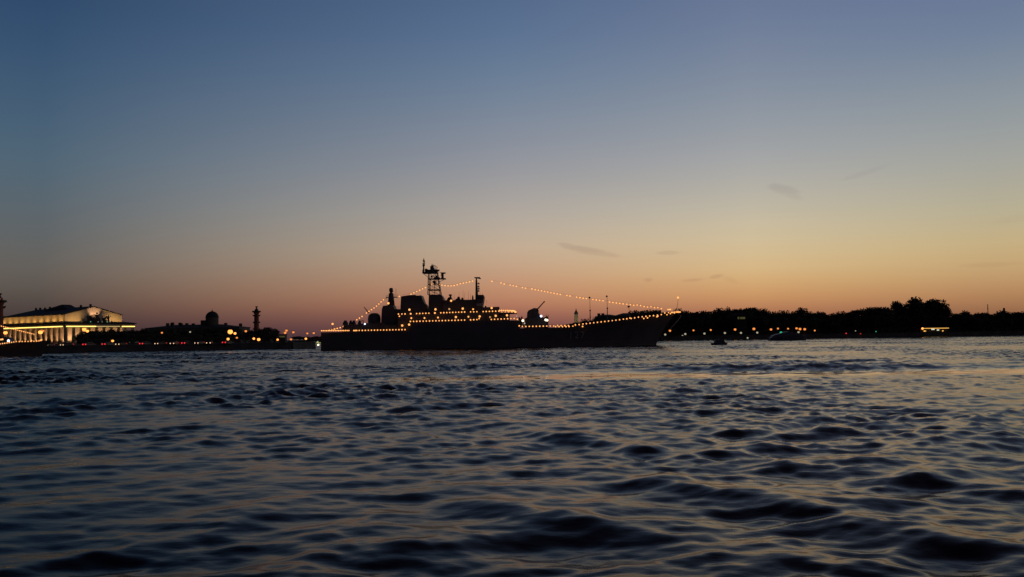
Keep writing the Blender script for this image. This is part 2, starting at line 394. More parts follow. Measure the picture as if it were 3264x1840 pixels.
# ------------------------------------------------------------------ trees
rnd = random.Random(11)
def crown_mesh(seed, h0=.22, flat=1.0, holes=0.0):
    """leaf clumps through an uneven crown; unit tree: height 1, crown width about .6"""
    g = random.Random(seed); b = MB()
    lobes = []
    for i in range(g.randint(8, 11)):
        t = g.uniform(0, 1); a = g.uniform(0, 6.28); rr = g.uniform(.04, .22) * (1 - .35 * abs(t - .45) * 2)
        lobes.append((Vector((rr * math.cos(a), rr * math.sin(a), h0 + .10 + t * (.80 - h0))), g.uniform(.12, .19)))
    lobes.append((Vector((0, 0, .83)), .14)); lobes.append((Vector((g.uniform(-.06, .06), 0, .6)), .2))
    for c, r in lobes:
        for k in range(int(70 + 3600 * r * r)):
            d = Vector((g.gauss(0, 1), g.gauss(0, 1), g.gauss(0, .85))).normalized() * (r * g.uniform(.25, 1.12) ** .7)
            p = c + d; s_ = g.uniform(.016, .036)
            e = Vector((g.gauss(0, 1), g.gauss(0, 1), g.gauss(0, 1))).normalized(); f = e.orthogonal().normalized()
            gg = e.cross(f)
            b.add([p + f * s_, p + gg * s_ * .7, p - f * s_, p - gg * s_ * .7], [(0, 1, 2, 3)])
    me = bpy.data.meshes.new('crown'); me.from_pydata(b.v, [], b.f); me.materials.append(M['leaf'])
    return me, lobes
def trunk_mesh(lobes, seed):
    g = random.Random(seed); b = MB()
    b.tube((0, 0, -.02), (.01, 0, .3), .028, .02, 7); b.tube((.01, 0, .3), (0, .01, .72), .02, .007, 6)
    for c, r in lobes[:7]:
        z = g.uniform(.2, .5); b.tube((.008, 0, z), c, .010, .004, 5)
    me = bpy.data.meshes.new('trunk'); me.from_pydata(b.v, [], b.f); me.materials.append(M['bark']); return me
TREES = []
for i in range(7):
    cme, lob = crown_mesh(40 + i, .12 + .05 * (i % 3)); TREES.append((cme, trunk_mesh(lob, i)))
def tree(px, top, Y, width, label, group=None, k=None, gz=GZ, name='broadleaf_tree'):
    p = at(px, top, Y); h = p.z - gz
    cme, tme = TREES[rnd.randrange(7) if k is None else k]
    t = thing(name, label, 'tree', (p.x, Y, gz), rnd.uniform(0, 6.28), group)
    sw = width * Y / F0 / .47
    for nm, me in (('trunk', tme), ('crown', cme)):
        o = bpy.data.objects.new(nm, me); col.objects.link(o); o.parent = t
        o.scale = (sw, sw, h / .945)
    return t
SK = [(1780, 1046), (1817, 1038), (1824, 1030), (1852, 1027), (1863, 1021), (1875, 1027), (1898, 1019), (1910, 1009), (1960, 1006), (2000, 1006), (2024, 999), (2052, 994), (2070, 998),
      (2110, 996), (2173, 994), (2224, 998), (2243, 992), (2278, 990), (2294, 994), (2313, 989), (2325, 984), (2348, 988), (2360, 985), (2380, 982), (2401, 983), (2413, 987), (2434, 995), (2453, 1002),
      (2499, 1000), (2541, 1002), (2590, 1000), (2618, 1000), (2680, 1003), (2700, 1000), (2715, 993), (2745, 988), (2760, 984), (2800, 979), (2825, 986), (2840, 975), (2855, 963), (2872, 968),
      (2884, 988), (2900, 958), (2920, 957), (2940, 963), (2952, 976), (2965, 960), (2985, 956), (3000, 970), (3020, 990), (3035, 1001), (3060, 999), (3075, 996), (3095, 1004), (3130, 999), (3165, 1006), (3190, 998), (3264, 997), (3400, 996)]
def sky_y(x): return float(np.interp(x, [s[0] for s in SK], [s[1] for s in SK]))
RG = 'trees along the right bank'
SPECIAL = {2554: (981, 38, 'lone round treetop standing above the roofs right of the cabin boat'),
           2858: (961, 42, 'tall dark tree left of the two tallest trees, leaning crown'),
           2912: (955, 60, 'tallest broad dark tree above the left end of the lit pavilion'),
           2978: (954, 64, 'tall dark tree with ragged side branch above the lit pavilion'),
           2800: (977, 60, 'broad dark tree at the left foot of the tall tree group'),
           2755: (985, 44, 'rounded dark tree starting the rise of the treeline before the tall trees'),
           3020: (984, 26, 'small leaning tree on the right flank of the tallest trees'),
           2385: (982, 46, 'broad dark treetop on the hump of the treeline above the lit windows'),
           2325: (984, 26, 'narrow dark treetop at the left end of the treeline hump'),
           3075: (995, 40, 'low rounded dark tree just right of the lit pavilion'),
           2884: (975, 46, 'dark tree filling the gap left of the tallest tree above the pavilion'),
           2946: (970, 50, 'dark tree filling the dip between the two tallest trees above the pavilion'),
           3006: (970, 46, 'dark tree forming the right shoulder of the tallest trees'),
           2775: (981, 56, 'wide dark tree on the slope left of the tall tree group'),
           2826: (980, 50, 'dark tree just left of the leaning crown in the tall tree group'),
           3225: (996, 70, 'wide flat dark tree at the right end of the far bank')}
for px, (top, w, lab) in SPECIAL.items():
    tree(px, top, 505 + rnd.uniform(-4, 4), w, lab, RG)
x = 1822
while x < 3330:
    if all(abs(x - s) > 11 for s in SPECIAL) and not (1915 < x < 2015):
        tree(x, sky_y(x) + rnd.uniform(-4, 1.5), 512 + rnd.uniform(-8, 10), rnd.uniform(38, 56), 'dark broadleaf tree merging into the tree line of the right bank', RG)
    x += rnd.uniform(13, 19)
x = 2130
while x < 3330:      # lower front row
    tree(x, max(sky_y(x) + rnd.uniform(10, 20), 1006 + rnd.uniform(0, 8)), 497 + rnd.uniform(-2, 3), rnd.uniform(34, 50),
         'low dark tree in the front row on the right embankment', 'front row trees on the right embankment')
    x += rnd.uniform(28, 38)
LSK = [(248, 1079), (262, 1063), (285, 1055), (330, 1053), (440, 1051), (560, 1049), (650, 1048), (700, 1046), (735, 1043), (760, 1047), (768, 1060), (800, 1053), (832, 1052), (842, 1046), (868, 1044), (884, 1049), (890, 1064)]
x = 262
while x < 760:
    tree(x, float(np.interp(x, *zip(*LSK))) + rnd.uniform(0, 3), 425 + rnd.uniform(-12, 12), rnd.uniform(34, 46), 'dark bushy tree in the park row in front of the domed building', 'park trees on the left bank')
    x += rnd.uniform(18, 25)
x = 262
while x < 770:
    tree(x, 1064 + rnd.uniform(-3, 4), 380 + rnd.uniform(-6, 6), rnd.uniform(34, 46), 'low dark bush-like tree behind the left embankment road', 'low trees behind the left embankment road')
    x += rnd.uniform(24, 32)
for px, top, w, lab in [(783, 1058, 32, 'low dark tree just left of the tall rostral column'), (803, 1053, 34, 'dark tree hiding the left side of the column base'),
                        (826, 1052, 34, 'dark tree hiding the right side of the column base'), (856, 1044, 46, 'big clipped dark tree right of the rostral column'),
                        (876, 1047, 30, 'last dark tree at the water end of the left park'), (740, 1043, 40, 'dark tree rising behind the brightest orange lamps')]:
    tree(px, top, 400 + rnd.uniform(-5, 5), w, lab, 'park trees on the left bank')
for px, top, w in [(845, 1062, 44), (872, 1063, 36), (800, 1066, 44)]:
    tree(px, top, 382, w, 'low dark bush-like tree behind the left embankment road', 'low trees behind the left embankment road')
for i, px in enumerate(range(940, 1030, 14)):      # far bank seen between the left bank and the ship
    tree(px, 1073 + rnd.uniform(-2, 2), 735, 22, 'tiny dark tree on the far shore behind the ship stern', 'far shore trees behind the ship stern')

def hedge(name, x0, x1, Y, h, label, gz=GZ, seed=1):
    g = random.Random(seed); b = MB(); a = at(x0, 1060, Y).x; c = at(x1, 1060, Y).x
    n = int((c - a) * 34)
    for k in range(n):
        p = Vector((g.uniform(a, c), Y + g.gauss(0, .9), 0)); hh = h * (.75 + .35 * mnoise.noise(Vector((p.x * .35, Y, seed))))
        p.z = gz + g.uniform(0, 1) ** .8 * hh
        s_ = g.uniform(.18, .4); e = Vector((g.gauss(0, 1), g.gauss(0, 1), g.gauss(0, 1))).normalized(); f = e.orthogonal().normalized(); q = e.cross(f)
        b.add([p + f * s_, p + q * s_ * .7, p - f * s_, p - q * s_ * .7], [(0, 1, 2, 3)])
    o = b.build(name, M['leaf']); tag(o, label, 'hedge')
hedge('hedge', 2130, 3330, 493, 4.6, 'long dark hedge of shrubs along the right embankment', seed=2)
hedge('hedge', 250, 890, 372, 4.0, 'long dark hedge along the road on the left bank', seed=3)

# ------------------------------------------------------------------ buildings
def house(px0, px1, eave, ridge, Y, depth, label, lit=(), chim=(), hip=6, name='apartment_building', group=None, nwin=0, skip_roof=False, bmat='plaster'):
    a = at(px0, eave, Y); b_ = at(px1, eave, Y); ze = (a.z + b_.z) / 2; zr = at((px0 + px1) / 2, ridge, Y).z
    x0, x1 = a.x, b_.x
    t = thing(name, label, 'building', ((x0 + x1) / 2, Y, GZ), group=group)
    part(MB().box(x0, x1, Y, Y + depth, GZ, ze), 'wall', M[bmat], t)
    part(MB().box(x0 - .4, x1 + .4, Y - .4, Y + depth + .4, ze, ze + .35), 'cornice', M['plaster'], t)
    h = min(hip, (x1 - x0) * .3)
    r = MB(); e = .3; zz = ze + .35
    r.add([(x0 - e, Y - e, zz), (x1 + e, Y - e, zz), (x1 + e, Y + depth + e, zz), (x0 - e, Y + depth + e, zz), (x0 + h, Y + depth / 2, zr), (x1 - h, Y + depth / 2, zr)],
          [(0, 1, 5, 4), (1, 2, 5), (2, 3, 4, 5), (3, 0, 4), (3, 2, 1, 0)])
    ro = part(r, 'roof', M['roof'], t)
    for cx, ch in chim:
        q = at(cx, ridge, Y); part(MB().box(q.x - .9, q.x + .9, Y + depth * .35, Y + depth * .35 + 1.6, ze, zr + ch), 'chimney', M['plaster'], ro)
    n = max(3, min(14, int((x1 - x0) / 3.4)))
    floors = max(1, int((ze - GZ) / 3.6))
    for fl in range(floors):
        for i in range(n):
            cx = x0 + (i + .5) * (x1 - x0) / n; cz = GZ + 1.2 + fl * (ze - GZ - .6) / floors
            key = (fl, i); w = part(MB().box(cx - .6, cx + .6, Y - .06, Y + .02, cz, cz + 1.7), 'window', M['warmwin'] if key in lit else M['glass'], t)
            if key in lit: w['label'] = 'dimly lit yellow window'
    return t
house(1905, 1968, 1009, 1002, 548, 16, 'long flat-roofed dark building left of the ship bow', chim=[(1912, .8), (1925, .8)])
house(1962, 2062, 1008, 997, 560, 18, 'dark building with low hipped roof behind the foredeck masts', chim=[(2050, 1.2)])
house(2062, 2150, 1004, 996, 556, 16, 'dark building with square roof block just behind the ship bow', chim=[(2097, 1.6), (2108, 1.6)])
house(2150, 2270, 1006, 999, 552, 16, 'dark roof right of the ship bow with chimneys', chim=[(2178, 1.0), (2229, 1.2), (2245, .8), (2264, 1)])
t = house(2280, 2450, 1000, 988, 545, 18, 'tall dark building with a few lit windows behind the hump of trees', chim=[(2300, .8), (2413, 1.4)])
for wx, wy, ww in ((2356, 1014, 1.0), (2363, 1013.5, 1.1), (2371, 1013.5, 1.5), (2323, 1023, .7), (2294, 1015, .6)):
    q = at(wx, wy, 544.9)   # upper storey windows with lamps on, high in the gaps of the trees
house(2450, 2700, 1012, 1007, 548, 16, 'long low dark building under the lone round treetop', chim=[(2512, .5), (2590, 1.2)])
house(2700, 3010, 1012, 1004, 550, 16, 'long dark building hidden behind the tall trees')
house(3010, 3360, 1014, 1008, 556, 16, 'long dark building at the right end of the bank', chim=[(3150, .6), (3238, .8)])
house(1790, 1905, 1040, 1031, 600, 16, 'low dark building behind the foredeck railing lights')

# lit dim windows on a slim attic block that shows above the trees' shoulder
M['darkplaster'] = mat('darkened_plaster', (.022, .019, .018), .9, .2, .3)  # plaster colour lowered so the wall stays dark beside the lamps
q0 = at(2345, 1018, 489); q1 = at(2380, 1009, 489)
t = thing('balcony_house', 'narrow house front with dim yellow windows among the right bank trees', 'house', ((q0.x + q1.x) / 2, 489, GZ))
part(MB().box(q0.x, q1.x, 489, 494, GZ, q1.z + 1.0), 'wall', M['darkplaster'], t)
part(MB().hexa([(q0.x - .3, 488.7, q1.z + 1), (q1.x + .3, 488.7, q1.z + 1), (q1.x + .3, 494.3, q1.z + 1), (q0.x - .3, 494.3, q1.z + 1)],
               [(q0.x + 1, 491, q1.z + 2.2), (q1.x - 1, 491, q1.z + 2.2), (q1.x - 1, 492, q1.z + 2.2), (q0.x + 1, 492, q1.z + 2.2)]), 'roof', M['roof'], t)
for wx, s_ in ((2354, .5), (2363, .55), (2371, .75)):
    q = at(wx, 1014, 488.9); part(MB().box(q.x - s_, q.x + s_, 488.9, 489.02, q.z - .6, q.z + .6), 'window', M['warmwin'], t)

# domed museum building on the left bank
t = house(462, 762, 1046, 1034, 575, 24, 'long dark building with a big round dome behind the park trees', name='domed_building', hip=16,
          chim=[(517, 1.2), (531, 1.0), (533, 1.6), (557, 1.4), (561, .9), (579, 1.0), (600, .8), (629, 2.8), (634, 2.8), (705, .8), (753, .3)])
d0 = at(676, 1030, 587); zb = d0.z - 3; k = 587 / F0; zt = at(676, 992.5, 587).z; rr_ = 20.2 * k
part(MB().lathe([(rr_ * .98, 0), (rr_ * .98, zt - zb - rr_ * 1.02), (rr_ * 1.04, zt - zb - rr_ * 1.02), (rr_ * 1.04, zt - zb - rr_ * .95)], (d0.x, 587, zb), 28), 'drum', M['plaster'], t)
dm = part(MB().lathe([(rr_ * math.cos(a), rr_ * 1.0 * math.sin(a)) for a in np.linspace(0, math.pi / 2 - .08, 10)], (d0.x, 587, zt - rr_), 28), 'dome', M['roof'], t, True)
part(MB().lathe([(.5, 0), (.5, .5), (.15, .8), (.12, 1.6)], (d0.x, 587, zt - .1), 8), 'finial', M['bronze'], dm)

# bell tower far behind the foredeck
tp = at(1837, 1030, 900); kk = 900 / F0
t = thing('bell_tower', 'pale floodlit bell tower with dark dome rising behind the ship foredeck', 'bell tower', (tp.x, 900, GZ))
zt = {y: at(1837, y, 900).z for y in (985, 991, 998, 1003, 1008, 1023)}
body = MB(); w = 6.3 * kk
body.box(tp.x - w, tp.x + w, 900 - w, 900 + w, GZ, zt[1023])
bt = MB()
for sx in (-1, 1):
    for sy in (-1, 1): bt.box(tp.x + sx * w * .62 - w * .3, tp.x + sx * w * .62 + w * .3, 900 + sy * w * .62 - w * .3, 900 + sy * w * .62 + w * .3, zt[1023], zt[1008])
bt.box(tp.x - w * .8, tp.x + w * .8, 900 - w * .8, 900 + w * .8, zt[1008], zt[1003] + .2)
part(body, 'tower_body', M['paleyellow'], t); part(bt, 'belfry', M['paleyellow'], t)
part(MB().box(tp.x - w * .5, tp.x + w * .5, 900 - w * .5, 900 + w * .5, zt[1023] - .02, zt[1008] + .02), 'bell_chamber', M['paleyellow'], t)
rd = w * 1.05
part(MB().lathe([(rd * .9, 0), (rd, 1.0), (rd * .85, 2.2), (rd * .45, 3.6), (.5, 4.6), (.45, 5.4), (.15, 6.2)], (tp.x, 900, zt[1003]), 14), 'dome', M['greencopper'], t, True)
part(MB().lathe([(.22, 0), (.05, zt[985] - zt[1003] - 6)], (tp.x, 900, zt[1003] + 6.1), 6), 'spire', M['bronze'], t)
light('SPOT', 'tower_floodlight', (tp.x - 2, 872, GZ + 6), 9000, (1, .82, .5), t, .6, (tp.x, 900, zt[1008] - 3), 40)

# two chimneys / masts on the right skyline
for px, top, wd, nm, lab in [(3148, 970, .25, 'radio_mast', 'thin radio mast above the low trees near the right edge'), (3200, 982, .75, 'factory_chimney', 'short dark chimney above the treeline at far right')]:
    q = at(px, top, 640)
    t = thing(nm, lab, nm.split('_')[-1], (q.x, 640, GZ))
    part(MB().lathe([(wd * 1.5, 0), (wd, q.z - GZ - 1), (wd * 1.15, q.z - GZ - .8), (wd * .8, q.z - GZ)], (q.x, 640, GZ), 8), 'shaft', M['plaster'], t)
    part(MB().lathe([(wd * 1.7, 0), (wd * 1.7, .5), (wd * 1.1, .7)], (q.x, 640, q.z - 3.4), 8), 'collar', M['iron'], t)

# lit pavilion under the tall trees
c0 = at(2934, 1047, 490); c1 = at(3024, 1047, 490)
t = thing('cafe_pavilion', 'low waterside pavilion with a glowing golden eave under tall trees', 'pavilion', ((c0.x + c1.x) / 2, 490, GZ))
ez = (c0.z + c1.z) / 2
part(MB().box(c0.x + .6, c1.x - .6, 491, 496, GZ, ez), 'wall', M['plaster'], t)
rf = part(MB().hexa([(c0.x - .5, 489.4, ez + .28), (c1.x + .5, 489.4, ez + .28), (c1.x + .5, 496.5, ez + .28), (c0.x - .5, 496.5, ez + .28)],
               [(c0.x + 2, 491.5, ez + 1.5), (c1.x - 2, 491.5, ez + 1.5), (c1.x - 2, 494, ez + 1.5), (c0.x + 2, 494, ez + 1.5)]), 'roof', M['roof'], t)
part(MB().box(c0.x + 1.6, c1.x, 489.7, 489.95, ez - .12, ez + .22), 'eave_light', M['cafe'], t)
part(MB().ball((c0.x + 1.0, 489.7, ez), .62, 10), 'lamp_globe', M['orange'], t, True)
for px, s_, z_, mm in ((2948, .7, -1.5, 'cafe'), (2974, 1.0, -.55, 'cafewhite'), (2990, .7, -1.0, 'cafewhite'), (3005, .35, -1.5, 'cafe')):
    q = at(px, 1047, 490.9); part(MB().box(q.x - s_, q.x + s_, 490.9, 491.02, ez + z_ - .3, ez + z_ + .35), 'window', M[mm], t)
for i in range(7):
    xx = c0.x + .3 + i * (c1.x - c0.x - .6) / 6; part(MB().tube((xx, 489.8, GZ), (xx, 489.8, ez + .28), .1, .1, 6), 'post', M['iron'], t)

# ------------------------------------------------------------------ temple building (corner view), local axes u (long side) and v (gabled front)
C0 = Vector((-315, 600, 0)); U = Vector((-.805, .593, 0)); V = Vector((.593, .805, 0))
def E(a, b, z): p = C0 + U * a + V * b; return Vector((p.x, p.y, z))
def ebox(mb, a0, a1, b0, b1, z0, z1):
    return mb.hexa([E(a0, b0, z0), E(a0, b1, z0), E(a1, b1, z0), E(a1, b0, z0)], [E(a0, b0, z1), E(a0, b1, z1), E(a1, b1, z1), E(a1, b0, z1)])
T = thing('colonnaded_temple', 'floodlit white temple building with gable and colonnade on the left bank', 'building', (C0.x, C0.y, GZ))
A1, B1 = 116, 51.8
part(ebox(MB(), -2, A1 + 2, -2, B1 + 2, GZ, 2.75), 'podium', M['granite'], T)
part(ebox(MB(), 7, 110, 6, 46, 2.75, 14.9), 'inner_wall', M['stone'], T)
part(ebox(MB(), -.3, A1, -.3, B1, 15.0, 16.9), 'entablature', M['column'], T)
part(ebox(MB(), -1.1, A1 + 1, -1.1, B1 + 1, 16.9, 17.5), 'cornice', M['roof'], T)
rf = MB()
rf.hexa([E(-.9, -.9, 17.5), E(-.9, B1 + .9, 17.5), E(A1, B1 + .9, 17.5), E(A1, -.9, 17.5)], [E(8.7, 3.7, 18.7), E(8.7, 46.8, 18.7), E(108.3, 46.8, 18.7), E(108.3, 3.7, 18.7)])
part(rf, 'lower_roof', M['roof'], T)
up = MB(); ebox(up, 9, 108, 4, 46.5, 18.4, 23.5)
up.add([E(9, 4, 23.5), E(9, 46.5, 23.5), E(9, 25.2, 29.3), E(11, 4, 23.5), E(11, 46.5, 23.5), E(11, 25.2, 29.3)], [(0, 2, 1), (3, 4, 5), (0, 1, 4, 3), (1, 2, 5, 4), (2, 0, 3, 5)])
part(up, 'upper_wall', M['stone'], T)
mr = MB(); e = .8
mr.add([E(8.4, 4 - e, 23.55), E(8.4, 25.25, 29.65), E(8.4, 46.5 + e, 23.55), E(109, 4 - e, 23.55), E(97, 25.25, 29.65), E(109, 46.5 + e, 23.55),
        E(8.4, 4 - e, 23.2 + .7), E(8.4, 25.25, 30.0), E(8.4, 46.5 + e, 23.9), E(109, 4 - e, 23.9), E(97, 25.25, 30.0), E(109, 46.5 + e, 23.9)],
       [(0, 1, 4, 3), (1, 2, 5, 4), (3, 4, 5), (6, 9, 10, 7), (7, 10, 11, 8), (9, 11, 10), (0, 6, 7, 1), (1, 7, 8, 2), (0, 3, 9, 6), (2, 8, 11, 5), (3, 5, 11, 9)])
roof = part(mr, 'roof', M['roof'], T)
hump = MB(); pr = [(38, 29.0), (43, 30.0), (47, 31.2), (50.5, 32.3), (53.5, 32.6), (57, 32.2), (62, 31.0), (67, 30.1), (74, 29.0)]
n = len(pr); hump.add([E(a, 19.5 + (z - 29) * 1.2, z) for a, z in pr] + [E(a, 29, z) for a, z in pr], [tuple(range(n)), tuple(range(2 * n - 1, n - 1, -1))] + [(i, i + n, (i + 1) % n + n, (i + 1) % n) for i in range(n)])
part(hump, 'roof_lantern', M['roof'], roof, False)
for a, h in ((99, 1.4), (92, 1.4), (84, 1.2), (76, 1.6), (70, 1.2), (28, 1.4), (14, 1.6)):
    cb = MB(); ebox(cb, a - .6, a + .6, 24.6, 25.8, 29.5, 30.0 + h); part(cb, 'chimney', M['roof'], roof)
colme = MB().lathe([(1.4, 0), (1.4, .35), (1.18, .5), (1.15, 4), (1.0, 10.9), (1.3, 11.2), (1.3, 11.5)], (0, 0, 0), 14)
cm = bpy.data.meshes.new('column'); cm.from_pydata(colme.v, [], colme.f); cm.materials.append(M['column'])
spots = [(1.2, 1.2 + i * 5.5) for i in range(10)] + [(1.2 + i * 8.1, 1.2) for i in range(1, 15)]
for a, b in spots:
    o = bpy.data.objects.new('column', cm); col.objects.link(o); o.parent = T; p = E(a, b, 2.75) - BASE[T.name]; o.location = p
    cap = MB(); 
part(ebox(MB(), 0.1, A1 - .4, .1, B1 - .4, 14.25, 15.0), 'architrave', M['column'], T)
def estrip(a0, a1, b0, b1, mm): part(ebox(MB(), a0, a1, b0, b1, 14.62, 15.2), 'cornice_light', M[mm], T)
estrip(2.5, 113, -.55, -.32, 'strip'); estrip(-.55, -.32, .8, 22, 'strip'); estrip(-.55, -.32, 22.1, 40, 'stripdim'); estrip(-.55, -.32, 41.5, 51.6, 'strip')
WARM = (1, .66, .30)
for i in range(9):      # uplighters between the columns and the wall, front
    light('SPOT', 'wall_uplight', E(2.6, 3.9 + i * 5.5, 3.2), 2700, (1, .56, .26), T, .25, E(6.9, 3.9 + i * 5.5, 10), 100)
for i in range(13):     # long side
    light('SPOT', 'wall_uplight', E(5.2 + i * 8.1, 2.4, 3.2), 2500, (1, .54, .25), T, .25, E(5.2 + i * 8.1, 5.9, 10), 110)
for i in range(10):     # floodlights on the lower roof, long side and gable
    light('SPOT', 'roof_floodlight', E(14 + i * 10, .2, 18.2), 1300, (1, .53, .14), T, .3, E(14 + i * 10, 4, 21.5), 125)
for i in range(6):
    light('SPOT', 'gable_floodlight', E(3.5, 7 + i * 7.2, 18.3), 1400, (1, .55, .17), T, .3, E(9, 7 + i * 7.2, 21.5), 120)
light('SPOT', 'gable_floodlight', E(4.4, 25.2, 19), 7500, (1, .56, .30), T, .5, E(9, 25.2, 27.5), 70)
# arched window of the gable
aw = MB(); pts = [(5.0 * math.cos(t_), 5.0 * math.sin(t_)) for t_ in np.linspace(0, math.pi, 15)]
aw.add([E(8.93, 25.2 + p, 18.9 + q) for p, q in pts] + [E(9.05, 25.2 + p, 18.9 + q) for p, q in pts], [tuple(range(15)), tuple(range(29, 14, -1))] + [(i, i + 15, (i + 1) % 15 + 15, (i + 1) % 15) for i in range(15)])
part(aw, 'arched_window', M['plaster'], T)
# sculpture group standing on the portico
S = thing('sculpture_group', 'dark sculpture group of figures standing before the lit gable', 'sculpture', tuple(E(3, 25, 17.9)))
part(ebox(MB(), 1.6, 5.0, 14.5, 35.5, 17.6, 18.7), 'plinth', M['roof'], S)
def fig(b, s_, lean=0, arm=1):
    z = 18.7; sc = MB()
    sc.tube(E(3.2, b - .5 * s_, z), E(3.2, b - .2 * s_, z + 1.9 * s_), .42 * s_, .5 * s_, 8); sc.tube(E(3.4, b + .5 * s_, z), E(3.2, b + .2 * s_, z + 1.9 * s_), .42 * s_, .5 * s_, 8)
    sc.tube(E(3.2, b, z + 1.7 * s_), E(3.2, b + lean, z + 3.6 * s_), .62 * s_, .8 * s_, 8); sc.ball(E(3.2, b + lean, z + 4.4 * s_), .48 * s_, 8)
    sc.tube(E(3.2, b + lean + .7 * s_, z + 3.4 * s_), E(3.0, b + lean + 1.8 * s_ * arm, z + 3.9 * s_), .28 * s_, .18 * s_, 6)
    sc.tube(E(3.2, b + lean - .7 * s_, z + 3.4 * s_), E(3.0, b + lean - 1.4 * s_ * arm, z + 2.2 * s_), .28 * s_, .18 * s_, 6); part(sc, 'figure', M['bronze'], S)
fig(24.5, 1.35); fig(18.0, .95, -.3, -1); fig(20.2, .8, .2); fig(33, .95, .3); fig(30, .7)
for b, d in ((22, -1), (28.5, 1)):       # horses
    sc = MB()
    sc.tube(E(3, b, 20.4), E(3, b + 2.4 * d, 20.9), .8, .7, 8); sc.tube(E(3, b + 2.2 * d, 20.8), E(3, b + 3.3 * d, 22.4), .5, .32, 7); sc.tube(E(3, b + 3.2 * d, 22.4), E(3, b + 4.1 * d, 22.0), .33, .2, 7)
    for q in (.2, .6, 2.0, 2.4): sc.tube(E(3, b + q * d, 20.3), E(3, b + q * d + .2, 18.65), .24, .16, 6)
    part(sc, 'horse', M['bronze'], S)
for b in (18.5, 24, 27, 31, 33): part(MB().ball(E(.6, b, 18.25), .26, 8), 'floodlight', M['cyan'] if b < 20 or b == 31 else M['palew'], S)

# ------------------------------------------------------------------ rostral columns
rp = at(817.5, 1050, 520)
RC = thing('rostral_column', 'dark red rostral column with ship prows and bowl behind the park trees', 'column', (rp.x, 520, GZ), group='rostral columns')
def rostral(t):
    x, y = BASE[t.name].x, BASE[t.name].y; c = (x, y, 0); k = .1915
    part(MB().box(x - 2.6, x + 2.6, y - 2.6, y + 2.6, GZ, GZ + 4.2), 'pedestal', M['granite'], t)
    part(MB().lathe([(2.0, 4.2 + GZ), (1.9, 4.8 + GZ), (1.62, 5.1 + GZ), (1.5, 12), (1.32, 19.2), (1.55, 19.5), (1.75, 20.2)], c, 18), 'shaft', M['brick'], t, True)
    part(MB().lathe([(1.9, 20.2), (2.75, 20.5), (2.75, 20.75), (2.55, 20.8), (2.55, 21.2), (1.4, 21.2)], c, 18), 'viewing_platform', M['bronze'], t)
    part(MB().lathe([(1.25, 21.2), (1.15, 22.0), (.7, 22.3), (.45, 22.9)], c, 12), 'drum', M['bronze'], t)
    bw = part(MB().lathe([(.3, 22.9), (.35, 23.2), (.85, 23.8), (.85, 24.0), (.5, 23.95)], c, 12), 'bowl', M['bronze'], t)
    for z, l in ((10.0, .95), (14.0, 1.0), (18.2, 1.1)):
        for a in (0, math.pi / 2, math.pi, -math.pi / 2):
            d = Vector((math.cos(a + .35), math.sin(a + .35), 0)); s_ = Vector((-d.y, d.x, 0)); o = Vector((x, y, z)) + d * 1.3
            pm = MB().hexa([o - s_ * .45 + Vector((0, 0, -.5)), o + s_ * .45 + Vector((0, 0, -.5)), o + d * l * .7 + s_ * .1 + Vector((0, 0, -.2)), o + d * l * .7 - s_ * .1 + Vector((0, 0, -.2))],
                           [o - s_ * .5 + Vector((0, 0, .45)), o + s_ * .5 + Vector((0, 0, .45)), o + d * l + s_ * .12 + Vector((0, 0, .75)), o + d * l - s_ * .12 + Vector((0, 0, .75))])
            part(pm, 'ship_prow', M['bronze'], t)
rostral(RC)
lp = at(-3, 1050, 348)
RC2 = dup(RC, (lp.x, 348, GZ), 0.0, 'near rostral column cut by the left edge of the picture')
bb = MB().lathe([(.9, 0), (.9, .5), (.6, .7)], (lp.x, 348 - 1.0, 21.4), 10); part(bb, 'beacon', M['redglow'], RC2)

# ------------------------------------------------------------------ street lamps
def lamp(px, py, Y, r, m, label, group, gz=GZ, post=.08):
    p = at(px, py, Y)
    t = thing('street_lamp', label, 'street lamp', (p.x, Y, gz), group=group)
    part(MB().lathe([(post * 3, 0), (post * 2.2, .5), (post, .7), (post * .8, max(.8, p.z - gz - r))], (p.x, Y, gz), 8), 'post', M['iron'], t)
    part(MB().ball((p.x, Y, p.z), r, 10, .9), 'lantern', M[m], t, True)
    part(MB().lathe([(r * .8, 0), (r * .3, r * .5), (.04, r * .8)], (p.x, Y, p.z + r * .75), 8), 'lamp_cap', M['iron'], t)
    return t
RL = [(2135.5, 1054.6, 'amber'), (2210.5, 1053.3, 'amber'), (2265.5, 1052.3, 'amber'), (2343, 1050.6, 'amber'), (2403, 1048.6, 'amber'), (2457.5, 1050.5, 'amber'), (2479.7, 1047.7, 'amber'), (2512, 1048, 'amber'), (2539, 1047, 'amber'), (2550, 1049.2, 'amber'), (2565, 1049.7, 'amber'), (2597, 1053.9, 'amber')]
for i, (x_, y_, m_) in enumerate(RL):
    lamp(x_, y_, 478 + (8 if x_ > 2500 else 0) + i * .3, .66 + .14 * math.sin(i * 5.1) if i != 11 else .5, m_, f"orange street lamp on the right embankment, {ORD[i]} to the right of the ship bow", 'orange lamps on the right embankment')
WL = [(2120.3, 1066.7), (2175.5, 1070.2), (2184.4, 1065), (2245.4, 1063.5), (2310.6, 1061.7), (2361.8, 1061.4), (2413.6, 1060.5), (2545.2, 1059)]
for i, (x_, y_) in enumerate(WL):
    lamp(x_, y_, 476.5 + max(0, (x_ - 2200) * .012), .62 if i != 1 else .45, 'palew', f"small pale lamp low on the right quay, {ORD[i]} to the right of the ship bow", 'pale quay lamps on the right embankment', post=.06)
lamp(2383, 1077.4, 470, .5, 'palew', 'dim lamp on a mooring post at the waterline of the right quay', 'pale quay lamps on the right embankment', gz=.0)
